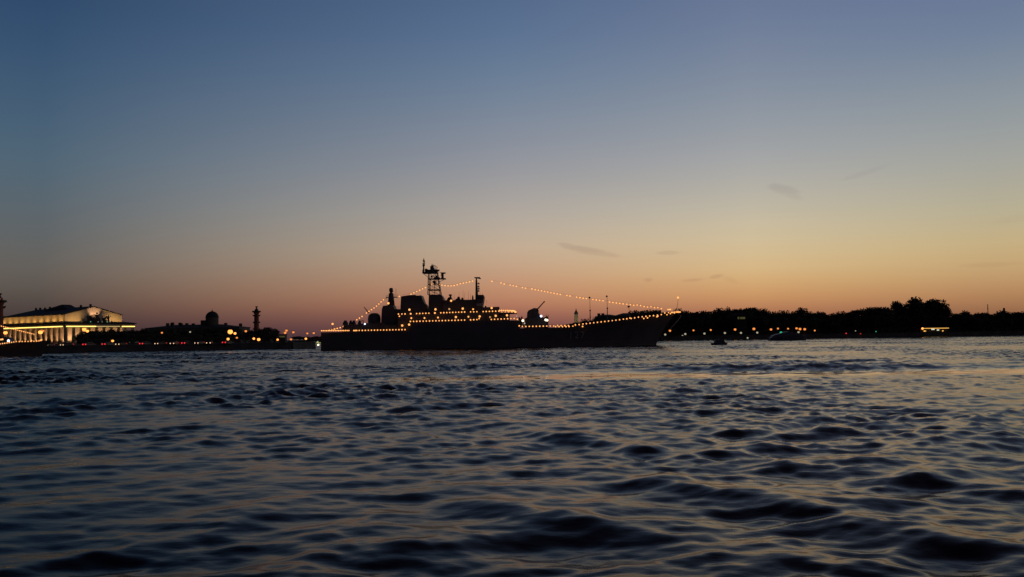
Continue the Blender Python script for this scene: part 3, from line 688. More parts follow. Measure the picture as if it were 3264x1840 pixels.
lamp(2489.5, 1060.4, 480, .72, 'green', 'green signal lamp above the dark cabin boat', None)
lamp(2727, 1055, 482, .3, 'palew', 'faint pale lamp under the trees right of the embankment lamps', None)
lamp(2792, 1057, 482, .3, 'green', 'faint green lamp under the trees left of the pavilion', None)
lamp(2697, 1063, 482, .35, 'red', 'faint red lamp at the foot of the trees on the right bank', None)
lamp(2743, 1064, 482, .4, 'redglow', 'dull red lamp near the waterline left of the pavilion', None)
BL = [(734, 1058, 330, 1.15, 'orange', 'largest and brightest orange lamp on the left bank'), (749, 1063, 330, .62, 'orange', 'orange lamp just right of the brightest lamp on the left bank'),
      (727, 1081, 318, .62, 'orange', 'low orange lamp below the brightest lamp on the left bank'), (755, 1077, 330, .45, 'amber', 'small orange lamp low between the bright lamps and the column'),
      (783.5, 1056, 372, .62, 'amber', 'single orange lamp above the trees left of the rostral column'), (809, 1079.7, 322, .55, 'orange', 'left lamp of the low orange pair under the rostral column'),
      (824.6, 1082.5, 322, .72, 'orange', 'right and brighter lamp of the low orange pair under the rostral column'), (885, 1083, 330, .5, 'orange', 'orange lamp at the water end of the left park trees'),
      (913, 1054, 470, .8, 'amber', 'upper orange lamp of the close pair past the last park tree'), (909, 1061, 470, .85, 'amber', 'lower orange lamp of the close pair past the last park tree'),
      (935, 1059.5, 480, .75, 'amber', 'orange lamp right of the close pair, before the ship stern'), (979.5, 1063, 520, .7, 'amber', 'left lamp of two small orange lamps nearest the ship stern'),
      (1000, 1062, 520, .75, 'amber', 'right lamp of two small orange lamps nearest the ship stern'), (927.5, 1082, 400, .62, 'amber', 'low orange lamp by the end of the left embankment'),
      (975, 1080, 520, .85, 'orange', 'low orange lamp over the green lit bridge'), (516, 1061, 372, .5, 'amber', 'small orange lamp among the trees under the long roof'),
      (606, 1058.5, 372, .45, 'palew', 'small pale lamp among the trees left of the dome'), (359, 1087, 345, .6, 'orange', 'lone orange lamp in the dark trees right of the temple'),
      (17.5, 1061, 330, .85, 'orange', 'orange lamp in front of the temple columns, beside the near rostral column'), (129, 1059.5, 330, .95, 'orange', 'bright orange lamp in front of the temple columns above the moored bow'),
      (268, 1050, 330, .85, 'orange', 'upper lamp of the bright pair at the corner of the temple trees'), (278.5, 1055.5, 330, .7, 'orange', 'lower lamp of the bright pair at the corner of the temple trees'),
      (138, 1055, 335, .5, 'amber', 'smaller orange lamp touching the bright lamp above the moored bow')]
for (x_, y_, Y_, r_, m_, lab) in BL: lamp(x_, y_, Y_, r_ * .86, m_, lab, 'street lamps on the left bank', gz=GZ if not (x_ > 930 and Y_ > 380) else 1.0)

# ------------------------------------------------------------------ low bridge with green lights behind the stern
b0 = at(940, 1100, 450); b1 = at(1210, 1090, 450)
t = thing('low_bridge', 'low arched bridge with green lights between left bank and ship stern', 'bridge', (b0.x, 450, 0))
dz = 2.15
part(MB().box(b0.x - 4, b1.x, 450, 456, dz - .45, dz), 'deck', M['concrete'], t)
am = MB(); Pn = 16; xa, xb = b0.x + .5, b0.x + 24
top = [(xa + (xb - xa) * i / Pn, .25 + 1.35 * math.sin(math.pi * i / Pn)) for i in range(Pn + 1)]
for (p, q) in zip(top[:-1], top[1:]):
    am.hexa([(p[0], 449.7, p[1] - .22), (q[0], 449.7, q[1] - .22), (q[0], 456.3, q[1] - .22), (p[0], 456.3, p[1] - .22)], [(p[0], 449.7, p[1]), (q[0], 449.7, q[1]), (q[0], 456.3, q[1]), (p[0], 456.3, p[1])])
part(am, 'arch', M['bgreen'] if False else M['concrete'], t)
ag = MB()
for (p, q) in zip(top[:9], top[1:10]): ag.tube((p[0], 449.5, p[1] - .05), (q[0], 449.5, q[1] - .05), .11, .11, 6)
part(ag, 'arch_light_tube', M['bgreen'], t)
for xx in (b0.x - 2, b0.x + 25, b0.x + 42): part(MB().hexa([(xx - 1.2, 449.2, -2), (xx + 1.2, 449.2, -2), (xx + 1.2, 457, -2), (xx - 1.2, 457, -2)], [(xx - .9, 449.5, dz - .45), (xx + .9, 449.5, dz - .45), (xx + .9, 456.6, dz - .45), (xx - .9, 456.6, dz - .45)]), 'pier', M['granite'], t)
rl = MB()
for i in range(23):
    xx = b0.x - 3 + i * 2; rl.tube((xx, 450.2, dz), (xx, 450.2, dz + 1), .04, .04, 5)
rl.tube((b0.x - 4, 450.2, dz + 1), (b1.x, 450.2, dz + 1), .05, .05, 5); part(rl, 'railing', M['iron'], t)
for i, px in enumerate((944, 954.5, 965, 973, 983, 993, 1003, 1012.5)):
    q = at(px, 1093.5 - i * .45, 449.9); part(MB().ball(q, .32 if i not in (0, 7) else .45, 8), 'railing_light', M['bgreen'] if i not in (0, 7) else M['palew'], t)
q = at(1014.5, 1099.7, 449.3); part(MB().ball(q, .5, 8), 'pier_light', M['white'], t)

# small kiosk glowing beyond the last park tree
q = at(899, 1074, 432); t = thing('kiosk', 'tiny dim lit kiosk just past the last park tree on the left bank', 'kiosk', (q.x, 432, GZ))
part(MB().box(q.x - 1.7, q.x + 1.7, 432, 435, GZ, q.z + 1.1), 'wall', M['plaster'], t)
part(MB().box(q.x - 2, q.x + 2, 431.7, 435.3, q.z + 1.1, q.z + 1.35), 'roof', M['roof'], t)
part(MB().box(q.x - 1.4, q.x + 1.4, 431.9, 432.02, q.z - .3, q.z + .5), 'window', M['warmwin'], t)

# ------------------------------------------------------------------ cars on the left embankment road
def car_proto(paint, loc, rz, label):
    t = thing('car', label, 'car', loc, rz, 'cars on the left embankment road')
    prof = [(-2.1, .35), (-2.15, .8), (-1.95, .95), (-1.2, 1.0), (-.75, 1.42), (.6, 1.45), (1.35, .98), (2.0, .88), (2.15, .65), (2.1, .35)]
    b = MB(); b.prism([(p[0], p[1]) for p in prof], -.82, .82)
    o = b.build('body', paint, t)
    g = MB()
    for y in (-.835, .835): g.add([(-1.0, y, 1.02), (.0, y, 1.02), (.95, y, 1.02), (.5, y, 1.36), (-.65, y, 1.36)], [(0, 1, 2, 3, 4)])
    g.build('window', M['glass'], o)
    for xx in (-1.3, 1.3):
        for yy in (-.8, .8): MB().tube((xx, yy - .1, .33), (xx, yy + .1, .33), .33, .33, 14).build('wheel', M['rubber'], t)
    for yy in (-.58, .58):
        MB().ball((2.1, yy, .72), .17, 8).build('headlight', M['head'], t); MB().ball((-2.12, yy, .8), .24, 8).build('taillight', M['red'], t)
    return t
CARS = [(213, 1101, -1, 'car facing the water with two white headlights below the temple corner'), (284, 1097.5, 1, 'car with red tail lights right of the headlights below the temple'),
        (345, 1096.5, 1, 'car with faint red tail lights left of the lone orange lamp'), (386, 1095.5, -1, 'car with pale headlights right of the lone orange lamp'), (464, 1095, 1, 'car with strong red tail lights under the left end of the long roof'),
        (512, 1091.5, -1, 'car with warm headlights under the first small lamp in the trees'), (556, 1091, -1, 'car between the two small lamps in the trees'), (597, 1090.5, 1, 'car with a red tail light pair left below the dome'),
        (636, 1090, -1, 'car with headlights directly below the dome'), (668, 1090.5, -1, 'car with the brightest headlights right below the dome'), (726, 1091, 1, 'car with red tail lights under the brightest orange lamp'), (157, 1094, -1, 'car with small pale headlights beside the moored bow')]
P1 = None; P2 = None
for i, (px, py, s_, lab) in enumerate(CARS):
    Y_ = 292 + (i % 3) * 2.5 if px < 560 else 296 + (i % 3) * 2
    q = at(px, py, Y_); rz = (R(-90 + 18 * ((i * 7) % 5 - 2) / 2) if s_ < 0 else R(90 + 18 * ((i * 5) % 5 - 2) / 2))
    if i == 0: P1 = car_proto(M['carblack'], (q.x, Y_, GZ), rz, lab)
    elif i == 1: P2 = car_proto(M['cargrey'], (q.x, Y_, GZ), rz, lab)
    else: dup(P1 if i % 2 else P2, (q.x, Y_, GZ), rz, lab)

# ------------------------------------------------------------------ warship
SY = 270.0; HB = 7.5
def S3(px, py, y=SY - HB): return at(px, py, y)
mid = at(1590, 1100, SY)
SHIP = thing('landing_ship', 'large dark warship anchored mid-river and dressed with strings of lights', 'warship', (mid.x, SY, 0))
DECK = [(1022, 1060), (1120, 1058), (1300, 1056), (1400, 1053), (1500, 1050), (1650, 1046), (1745, 1045), (1815, 1043), (1835, 1039), (1900, 1031), (1960, 1024), (2000, 1020), (2050, 1012), (2100, 1005), (2140, 999), (2168, 996)]
def deck_z(px): return at(px, float(np.interp(px, *zip(*DECK))), SY - HB).z
hull = MB(); secs = []
xs_ = [1022, 1060, 1120, 1200, 1300, 1400, 1500, 1600, 1700, 1760, 1815, 1850, 1900, 1950, 2000, 2040, 2080, 2110, 2135, 2155, 2168]
nn = 7
for px in xs_:
    s_ = (px - 1022) / (2168 - 1022)
    hb = HB * (1 if px < 1850 else max(0.02, (1 - ((px - 1850) / 318) ** 2.3))) * (0.93 if px == 1022 else 1)
    pxw = px if px < 1815 else 1815 + (px - 1815) * (2104 - 1815) / (2168 - 1815)
    hw = HB * .97 * (1 if px < 1700 else max(0.01, (1 - ((px - 1700) / 468) ** 1.9)))
    zd = deck_z(px); xd = at(px, 1050, SY - HB).x; xw = at(pxw, 1100, SY - HB).x
    ring = []
    for sd_ in (-1, 1):
        for k in range(nn):
            f = k / (nn - 1); z = -1.2 + (zd + 1.2) * f
            fz = max(0, z) / zd; fl = fz ** 1.7
            ring.append((xw + (xd - xw) * fz ** 1.25, SY + sd_ * (hw + (hb - hw) * fl), z))
    secs.append(ring)
m_ = 2 * nn
hull.v = [p for r_ in secs for p in r_]
for i in range(len(secs) - 1):
    a, b = i * m_, (i + 1) * m_
    for k in range(nn - 1):
        hull.f.append((a + k, b + k, b + k + 1, a + k + 1)); hull.f.append((a + nn + k + 1, b + nn + k + 1, b + nn + k, a + nn + k))
    hull.f.append((a + nn - 1, b + nn - 1, b + 2 * nn - 1, a + 2 * nn - 1)); hull.f.append((a, a + nn, b + nn, b))
hull.f.append(tuple(range(nn)) + tuple(range(2 * nn - 1, nn - 1, -1)))
e0 = (len(secs) - 1) * m_; hull.f.append(tuple(e0 + i for i in list(range(nn - 1, -1, -1)) + list(range(nn, 2 * nn))))
H = part(hull, 'hull', M['steel'], SHIP)
# pale anchor chain and anchor at the bow
ch = MB(); cp = [S3(2168, 1004, SY - .6), S3(2171, 1009, SY - .6), S3(2160, 1022, SY - 1.2), S3(2148, 1036, SY - 1.6), S3(2136, 1050, SY - 1.8)]
ch.path(cp, .12, 6); part(ch, 'anchor_chain', M['num'], SHIP)
# hull number
fc = bpy.data.curves.new('hull_number', 'FONT'); fc.body = '127'; fc.size = 2.9; fc.extrude = .02; fc.space_character = 1.25
fo = bpy.data.objects.new('tmp', fc); dg = bpy.context.evaluated_depsgraph_get()
col.objects.link(fo); dg.update(); me = bpy.data.meshes.new_from_object(fo.evaluated_get(dg)); bpy.data.objects.remove(fo)
me.materials.clear(); me.materials.append(M['num']); me.name = 'hull_number'
no = bpy.data.objects.new('hull_number', me); col.objects.link(no); no.parent = SHIP
q = S3(1812, 1079); no.location = (q.x - mid.x, -HB * .995 - .06, q.z); no.rotation_euler = (R(90), 0, R(1.2))

def blk(name, pts, y0, y1, m='steel', parent=None):
    """superstructure piece: its side outline (photograph pixels at its near face) pulled across the ship"""
    poly = [at(p[0], p[1], SY + y0) for p in pts]
    b = MB(); b.prism([(p.x, p.z) for p in poly], SY + y0, SY + y1)
    return part(b, name, M[m], parent or SHIP)
up_ = blk('upper_hull', [(1306, 1060), (1306, 1026), (1651, 1021), (1657, 1030), (1657, 1060)], -HB + .02, HB - .02)
bdk = blk('boat_deck', [(1268, 1060), (1268, 1002), (1296, 1001), (1588, 996), (1588, 1026)], -6.4, 6.4)
# rounded bridge wing deck
wg = MB(); z0 = at(1600, 1026, SY - 6).z; z1 = at(1600, 996, SY - 6).z; cx = at(1588, 1000, SY - 6).x - .05; ex = at(1648, 1000, SY - 3).x
ring = [(cx, SY - 6.3)] + [(cx + (ex - cx) * math.sin(a), SY - 6.3 * math.cos(a)) for a in np.linspace(.08, math.pi - .08, 18)] + [(cx, SY + 6.3)]
n = len(ring); 
wg.add([(p[0], p[1], z1 - .35) for p in ring] + [(p[0], p[1], z1) for p in ring], [tuple(range(n)), tuple(range(2 * n - 1, n - 1, -1))] + [(i, (i + 1) % n, (i + 1) % n + n, i + n) for i in range(n)])
wl = MB(); r2 = [(cx + (p[0] - cx) * .62, SY + (p[1] - SY) * .72) for p in ring]
wl.add([(p[0], p[1], z0 - .6) for p in r2] + [(p[0], p[1], z1 - .35) for p in r2], [tuple(range(n)), tuple(range(2 * n - 1, n - 1, -1))] + [(i, (i + 1) % n, (i + 1) % n + n, i + n) for i in range(n)])
part(wg, 'bridge_wing_deck', M['steel'], SHIP); part(wl, 'front_deckhouse', M['steel'], SHIP)
blk('aft_deckhouse', [(1088, 1062), (1092, 1044), (1098, 1036), (1140, 1034), (1172, 1030), (1216, 1028), (1230, 1036), (1306, 1036), (1306, 1060)], -5.2, 5.2)
wn = MB(); 
for px, rr2 in ((1101, .8), (1118, .55), (1128, .6), (1146, .5)): wn.lathe([(rr2, 0), (rr2 * 1.1, .6), (rr2 * .6, 1.3), (rr2 * .5, 1.5)], S3(px, 1037, SY - 3), 10)
wn.path([S3(1098, 1036, SY - 3), S3(1097, 1028, SY - 3), S3(1100, 1023, SY - 3), S3(1104, 1026, SY - 3), S3(1108, 1033, SY - 3)], .12)
wn.path([S3(1142, 1034, SY - 3), S3(1150, 1024, SY - 3), S3(1158, 1022, SY - 3), S3(1160, 1034, SY - 3)], .10)
part(wn, 'winch', M['dsteel'], SHIP)
def turret(px, base, top, wpx, bp0, bp1, name='gun_turret'):
    k = SY / F0; c = at(px, base, SY); h = at(px, top, SY).z - c.z; r_ = wpx * k / 2
    g = part(MB().lathe([(r_ * .86, 0), (r_, h * .25), (r_, h * .55), (r_ * .88, h * .82), (r_ * .5, h * .98), (.1, h)], (c.x, SY, c.z), 16), name, M['steel'], SHIP, True)
    for dy in (-.35, .35): part(MB().tube(at(*bp0, SY + dy), at(*bp1, SY + dy), .17, .11, 8), 'barrel', M['dsteel'], g)
turret(1193, 1034, 998, 41, (1176, 998), (1160, 979))
tb = blk('aft_mast_house', [(1214, 1040), (1217, 985), (1221, 975), (1240, 973), (1252, 973), (1257, 985), (1276, 986), (1276, 1040)], -3.2, 3.2)
mt = MB(); k = SY / F0
c = at(1247, 985, SY); 
prof = [(1.25, 0), (1.05, (985 - 965) * k), (.8, (985 - 940) * k), (.75, (985 - 936) * k), (.35, (985 - 933) * k), (.5, (985 - 931) * k), (.62, (985 - 928) * k), (.62, (985 - 921) * k), (.4, (985 - 918) * k)]
mt.lathe(prof, (c.x, SY, c.z), 12)
am_ = part(mt, 'aft_mast', M['dsteel'], SHIP)
cc = MB(); cc.tube(at(1230, 949, SY), at(1266, 948, SY), .13, .13, 6); cc.box(at(1230, 949, SY).x, at(1266, 949, SY).x, SY - .5, SY + .5, at(1247, 949.5, SY).z, at(1247, 948, SY).z)
for px, t_, b_ in ((1231, 941, 956), (1235, 940, 949), (1262, 920, 949), (1266, 938, 952), (1258, 936, 949)): cc.tube(at(px, b_, SY), at(px, t_, SY), .06, .05, 5)
cc.tube(at(1247, 930, SY), at(1254, 929, SY), .2, .15, 6)
for px in (1263, 1268, 1272): cc.tube(at(px, 986, SY - 2), at(px, 976, SY - 2), .04, .04, 4)
part(cc, 'yardarm', M['dsteel'], am_)
fn = blk('funnel', [(1275, 1004), (1278, 946), (1281, 944.5), (1305, 941), (1323, 940), (1327, 943), (1342, 941.5), (1349, 960), (1351, 966), (1356, 970), (1362, 986), (1364, 1004)], -3.6, 3.6)
blk('funnel_grille', [(1331, 946), (1341, 945), (1346, 960), (1334, 962)], -3.68, -3.58, 'dsteel', fn)
blk('mast_house', [(1365, 1004), (1366.5, 942), (1368, 940), (1405, 939), (1407, 942), (1411, 948), (1412, 958), (1412, 1002)], -4.2, 4.2)
brd = blk('bridge_house', [(1412.2, 1002), (1412.2, 957), (1440, 957.5), (1470, 956), (1500, 955.5), (1520, 954), (1520, 1000)], -5.0, 5.0)
pil = blk('wheelhouse', [(1520.3, 1000), (1520.3, 942), (1524, 940), (1541, 940), (1542, 945), (1540, 960), (1538, 970), (1538, 980), (1591, 978), (1591, 998)], -5.4, 5.4)
wp = MB()
for i in range(5): 
    a = at(1522.5 + i * 3.4, 948, SY - 5.45); b = at(1525 + i * 3.4, 954, SY - 5.45); wp.box(a.x, b.x, SY - 5.45, SY - 5.38, b.z, a.z)
part(wp, 'wheelhouse_windows', M['glass'], pil)
part(MB().hexa([at(1519, 975, SY - 5.5), at(1539, 975, SY - 5.5), at(1539, 975, SY - 5.38), at(1519, 975, SY - 5.38)], [at(1519, 967, SY - 5.5), at(1539, 967, SY - 5.5), at(1539, 967, SY - 5.38), at(1519, 967, SY - 5.38)]), 'name_board', M['num'], pil)
rg = MB()     # roof gear on the bridge
for px, zt_, rr2 in ((1429, 950, .5), (1434, 946, .9), (1436, 941, .45), (1462, 944, .55), (1460, 950, 1.0), (1474, 947, .45), (1507, 940, .28), (1548, 973, .3)):
    b_ = at(px, 958 if px < 1540 else 979, SY); t_ = at(px, zt_, SY); rg.lathe([(rr2, 0), (rr2 * .9, (t_.z - b_.z) * .6), (rr2 * .55, t_.z - b_.z)], (b_.x, SY, b_.z - .2), 10)
a = at(1431, 939, SY); b = at(1440, 943, SY); rg.box(a.x, b.x, SY - .7, SY + .7, b.z, a.z)
for px, zt_ in ((1421, 945), (1448, 936), (1463, 930), (1476, 925), (1481, 932), (1493, 928), (1500, 936), (1530, 930), (1538, 932), (1551, 970)): rg.tube(at(px, 958, SY - 1), at(px, zt_, SY - 1), .05, .03, 4)
part(rg, 'roof_antenna_group', M['dsteel'], SHIP)
# lattice mast
lm = MB()
def lpt(py, sx, sy_):
    f = (py - 870) / 70.0; xl = 1366.8 + (1366.3 - 1366.8) * f; xr = 1394.5 + (1405 - 1394.5) * f
    c = at(xl if sx < 0 else xr, py, SY); hw = (1.5 + 1.1 * f); return Vector((c.x, SY + sy_ * hw, c.z))
lv = [941, 925, 908, 890, 871]
for sx in (-1, 1):
    for sy_ in (-1, 1): lm.tube(lpt(941, sx, sy_), lpt(870, sx, sy_), .15, .12, 6)
for i, p in enumerate(lv):
    r_ = .13 if i in (1, 3) else .06
    for sy_ in (-1, 1): lm.tube(lpt(p, -1, sy_), lpt(p, 1, sy_), r_, r_, 5)
    for sx in (-1, 1): lm.tube(lpt(p, sx, -1), lpt(p, sx, 1), r_, r_, 5)
for p, q in zip(lv[:-1], lv[1:]):
    mp_ = (p + q) / 2
    for sy_ in (-1, 1):
        c = (lpt(mp_, -1, sy_) + lpt(mp_, 1, sy_)) / 2
        for a in (lpt(p, -1, sy_), lpt(p, 1, sy_), lpt(q, -1, sy_), lpt(q, 1, sy_)): lm.tube(a, c, .05, .05, 5)
    for sx in (-1, 1): lm.tube(lpt(p, sx, -1), lpt(q, sx, 1), .035, .035, 5)
    zz = lpt(p, -1, -1)
lm.tube(at(1386, 941, SY), at(1383, 871, SY), .08, .07, 6)
lm.tube(at(1372, 925, SY), at(1372, 890, SY), .10, .10, 5); lm.tube(at(1391, 908, SY), at(1389, 871, SY), .09, .09, 5)
c = at(1384, 899, SY); lm.ball((c.x, SY, c.z), .5, 10); c = at(1386, 905, SY); lm.box(c.x - .3, c.x + .3, SY - .3, SY + .3, c.z - .3, c.z + .5)
for px, py in ((1376, 882), (1391, 882)): c = at(px, py, SY); lm.box(c.x - .3, c.x + .3, SY - .4, SY + .4, c.z - .3, c.z + .3)
LM = part(lm, 'lattice_mast', M['dsteel'], SHIP)
pf = MB()
def slabp(mb, px0, px1, pt, pb, hw): a = at(px0, pt, SY); b = at(px1, pb, SY); mb.box(a.x, b.x, SY - hw, SY + hw, b.z, a.z)
slabp(pf, 1348, 1396, 868.5, 872, 2.1); slabp(pf, 1369, 1421, 888.5, 890.5, 1.5); slabp(pf, 1383, 1402, 885, 889, 1.0)
pf.tube(at(1349, 872, SY - 1), at(1367, 886, SY - 1), .08, .08, 5); pf.tube(at(1421, 889, SY), at(1398, 900, SY), .08, .08, 5)
for px in (1350, 1355, 1361, 1367, 1390, 1395): pf.tube(at(px, 869, SY - 2), at(px, 862, SY - 2), .05, .05, 4)
part(pf, 'radar_platform', M['dsteel'], LM)
ra = MB()       # topmost search radar, net-like reflector with feed
ra.lathe([(.8, 0), (.6, 1.0), (.35, 1.6), (.3, 2.2)], at(1379, 868, SY), 10)
for px, py, s_ in ((1360, 864, .5), (1358, 862, .3), (1372, 865, .6), (1390, 864, .5)): c = at(px, py, SY); ra.box(c.x - s_, c.x + s_, SY - .6, SY + .6, c.z - .6, c.z + .5)
c = at(1376, 853, SY); ra.box(c.x - .45, c.x + .2, SY - .4, SY + .4, c.z - 1.0, c.z + .4)
fr = [at(1374, 846, SY), at(1379, 844, SY), at(1387, 847, SY), at(1394, 852, SY), at(1394, 855, SY), at(1388, 857, SY), at(1376, 857, SY)]
ra.path(fr + [fr[0]], .07, 5)
for i in range(1, 5): ra.tube(fr[0].lerp(fr[6], i / 5), fr[2].lerp(fr[4], i / 5), .03, .03, 4); ra.tube(fr[1].lerp(fr[2], i / 4), fr[6].lerp(fr[5], i / 4), .03, .03, 4)
ra.tube(at(1377, 846, SY), at(1377, 840, SY), .07, .05, 4)
ra.tube(at(1394, 866, SY), at(1396, 861, SY), .3, .4, 6); ra.tube(at(1396, 861.5, SY), at(1401, 862, SY), .2, .25, 6); ra.tube(at(1395, 866, SY), at(1409, 870, SY), .07, .07, 4)
part(ra, 'search_radar', M['dsteel'], LM)
nr_ = MB(); nr_.tube(at(1410.5, 889, SY), at(1410.5, 873, SY), .42, .38, 8); nr_.tube(at(1406.5, 875, SY), at(1410, 880, SY), .3, .3, 6)
ag_ = [(1403, 870.5), (1406, 868.5), (1418, 868.5), (1422, 870.5), (1415, 873), (1407, 873)]; pp = [at(a_, b_, SY - .5) for a_, b_ in ag_]; nr_.prism([(p.x, p.z) for p in pp], SY - .5, SY + .5)
part(nr_, 'navigation_radar', M['dsteel'], LM)
wpole = MB(); wpole.tube(at(1350, 872, SY), at(1350.5, 845, SY), .3, .2, 7); wpole.tube(at(1350.5, 845, SY), at(1351, 823, SY), .16, .08, 6)
for py, l in ((862, 4), (847, 3), (840, 4), (833, 3), (827, 2)): wpole.tube(at(1350 - l, py, SY), at(1350.5 + l, py - 1, SY), .09, .09, 4)
wpole.tube(at(1347, 866, SY), at(1345, 860, SY), .09, .06, 4); wpole.tube(at(1354, 843, SY), at(1353.5, 834, SY), .12, .12, 4); wpole.tube(at(1347.5, 850, SY), at(1348, 838, SY), .08, .08, 4); wpole.ball(at(1351, 832, SY), .35, 8); wpole.ball(at(1350.5, 846, SY), .42, 8)
part(wpole, 'whip_antenna', M['dsteel'], LM)
fm = MB(); fm.tube(at(1520, 957, SY), at(1518.5, 893, SY), .5, .28, 8); fm.tube(at(1518.5, 893, SY), at(1518, 886, SY), .25, .2, 6)
fm.tube(at(1512, 885, SY), at(1533, 889, SY), .16, .16, 5); fm.tube(at(1512, 885, SY), at(1530, 884.5, SY), .15, .12, 5); fm.tube(at(1515, 885, SY), at(1518, 890, SY), .1, .1, 4); fm.tube(at(1528, 884.5, SY), at(1527, 888, SY), .2, .2, 5); fm.tube(at(1533, 889, SY), at(1526, 884, SY), .1, .1, 4)
for py, l in ((904, 10), (914, 9), (921, 11), (928, 9)): fm.tube(at(1519, py, SY), at(1519 + l, py, SY), .09, .09, 5); c = at(1526, py, SY); fm.box(c.x - .2, c.x + .2, SY - .2, SY + .2, c.z - .25, c.z + .25)
fm.tube(at(1526, 903, SY), at(1526, 930, SY), .05, .05, 5)
part(fm, 'fore_mast', M['dsteel'], SHIP)
# bow gun
gb = blk('gun_house', [(1672, 1046), (1674, 1015), (1680, 1012), (1722, 1012), (1736, 1012), (1744, 1007), (1748, 1012), (1748, 1046)], -3.4, 3.4)
c = at(1699, 1013, SY); k = SY / F0
tu = blk('gun_turret', [(1680, 1013), (1681, 995), (1684, 990), (1702, 982), (1713, 983), (1717, 989), (1717, 998), (1722, 1006), (1724, 1013)], -2.3, 2.3)
for dy in (-.4, .4): part(MB().tube(at(1713, 986, SY + dy), at(1734, 963, SY + dy), .22, .15, 8), 'barrel', M['dsteel'], tu); part(MB().tube(at(1733, 964, SY + dy), at(1736, 961, SY + dy), .22, .22, 8), 'muzzle', M['dsteel'], tu)
ex_ = MB(); ex_.tube(at(1748, 1012, SY - 3), at(1748, 1004, SY - 3), .06, .05, 4); ex_.tube(at(1737, 1005, SY - 3), at(1750, 1004, SY - 3), .05, .05, 4); ex_.tube(at(1741, 1012, SY - 3), at(1741, 1003, SY - 3), .06, .06, 4); part(ex_, 'guard_rail', M['dsteel'], gb)
for px, t_ in ((1655, 1014), (1659, 1018), (1663, 1012), (1668, 1022)): ex_ = MB(); ex_.tube(at(px, 1044, SY - 4), at(px, t_, SY - 4), .25, .18, 6); c = at(px, t_, SY - 4); ex_.ball(c, .3, 7); part(ex_, 'vent_post', M['dsteel'], SHIP)
for px, t_, knob, kn in ((1881, 949, 990, True), (1936, 945, 983, True), (2006, 986, 996, False)):
    bz = deck_z(px); p0 = at(px, 1000, SY); t3 = at(px - 1, t_, SY); kz = at(px, knob, SY)
    mm_ = MB(); mm_.tube((p0.x, SY, bz - .2), (p0.x, SY, kz.z), .18, .12, 6); mm_.tube((p0.x, SY, kz.z), t3, .07, .05, 5); mm_.ball(kz, .27, 7); mm_.ball((p0.x, SY, (bz + kz.z) / 2), .25, 7)
    hx = at(px - 2, t_, SY); mm_.ball(hx if kn else at(px - 3, 978, SY), .32, 7)
    if not kn: mm_.tube(t3, at(px - 1, 978, SY), .07, .05, 5); mm_.tube(at(px + 2, 976, SY), at(px - 5, 979, SY), .2, .25, 6)
    part(mm_, 'deck_pole', M['dsteel'], SHIP)
js = MB(); js.tube(at(2153, 996, SY), at(2158, 981, SY), .07, .07, 5); js.tube(at(2158, 981, SY), at(2162, 952, SY), .06, .05, 5); part(js, 'jackstaff', M['dsteel'], SHIP)
# railings
def railing(pts, y, h=.95, step=10):
    b = MB(); P_ = []
    for (a, c) in zip(pts[:-1], pts[1:]):
        n_ = max(1, int(abs(c[0] - a[0]) / step))
        for i in range(n_): P_.append(at(a[0] + (c[0] - a[0]) * i / n_, a[1] + (c[1] - a[1]) * i / n_, SY + y))
    P_.append(at(*pts[-1], SY + y))
    for p in P_: b.tube(p, p + Vector((0, 0, h)), .035, .035, 4)
    for z in (h, h * .5): b.path([p + Vector((0, 0, z)) for p in P_], .025, 4)
    part(b, 'railing', M['dsteel'], SHIP)
railing([(1024, 1060), (1300, 1056)], -HB + .25); railing([(1308, 1026), (1650, 1021)], -HB + .25); railing([(1270, 1002), (1588, 996)], -6.2)
railing([(1660, 1046), (1815, 1043), (1835, 1039), (1900, 1031), (1990, 1021)], -HB + .25)

def shiplamp(px, py, y, m='bulb', r=.3, lab=None):
    p = at(px, py, SY + y)
    o = part(MB().ball(p, r, 8), 'deck_lamp', M[m], SHIP)
    if lab: o['label'] = lab
for px, py in ((1238, 967), (1305, 987.5), (1388, 986.5), (1475, 984), (1567, 982), (1438, 959), (1282, 1038), (1304, 1035), (1060, 1033), (1580, 1007), (1616, 1005.5), (1453, 1011), (1529, 1009)):
    shiplamp(px, py, -HB - .1, 'bulb', .33)
for px, py in ((1311, 1014.5), (1353, 1014), (1396, 1012.5), (1493, 1010), (1508, 986), (1309, 1000.5), (1386, 998)): shiplamp(px, py, -HB - .1, 'bulb', .26)
shiplamp(1432, 985.5, -HB, 'bulbdim', .3); shiplamp(1562, 1011, -HB, 'bulbdim', .25)
shiplamp(1724.8, 1008, -HB, 'bluew', .36, 'blue-white deck lamp beside the bow gun'); shiplamp(1739.5, 1020, -HB, 'white', .36); shiplamp(1744, 1021, -HB, 'white', .34); shiplamp(1666.6, 1022.5, -HB, 'white', .36)
shiplamp(1672, 1031, -HB, 'palew', .25); shiplamp(1163, 1033, -HB, 'bluew', .26, 'small white deck lamp near the aft gun'); shiplamp(2161, 949, 0, 'bulb', .33, 'lamp on top of the bow jackstaff'); shiplamp(1647, 1008, -HB, 'palew', .2)
sp_ = MB(); sp_.tube(at(1060, 1058, SY), at(1060, 1034, SY), .07, .06, 5); part(sp_, 'stern_pole', M['dsteel'], SHIP)

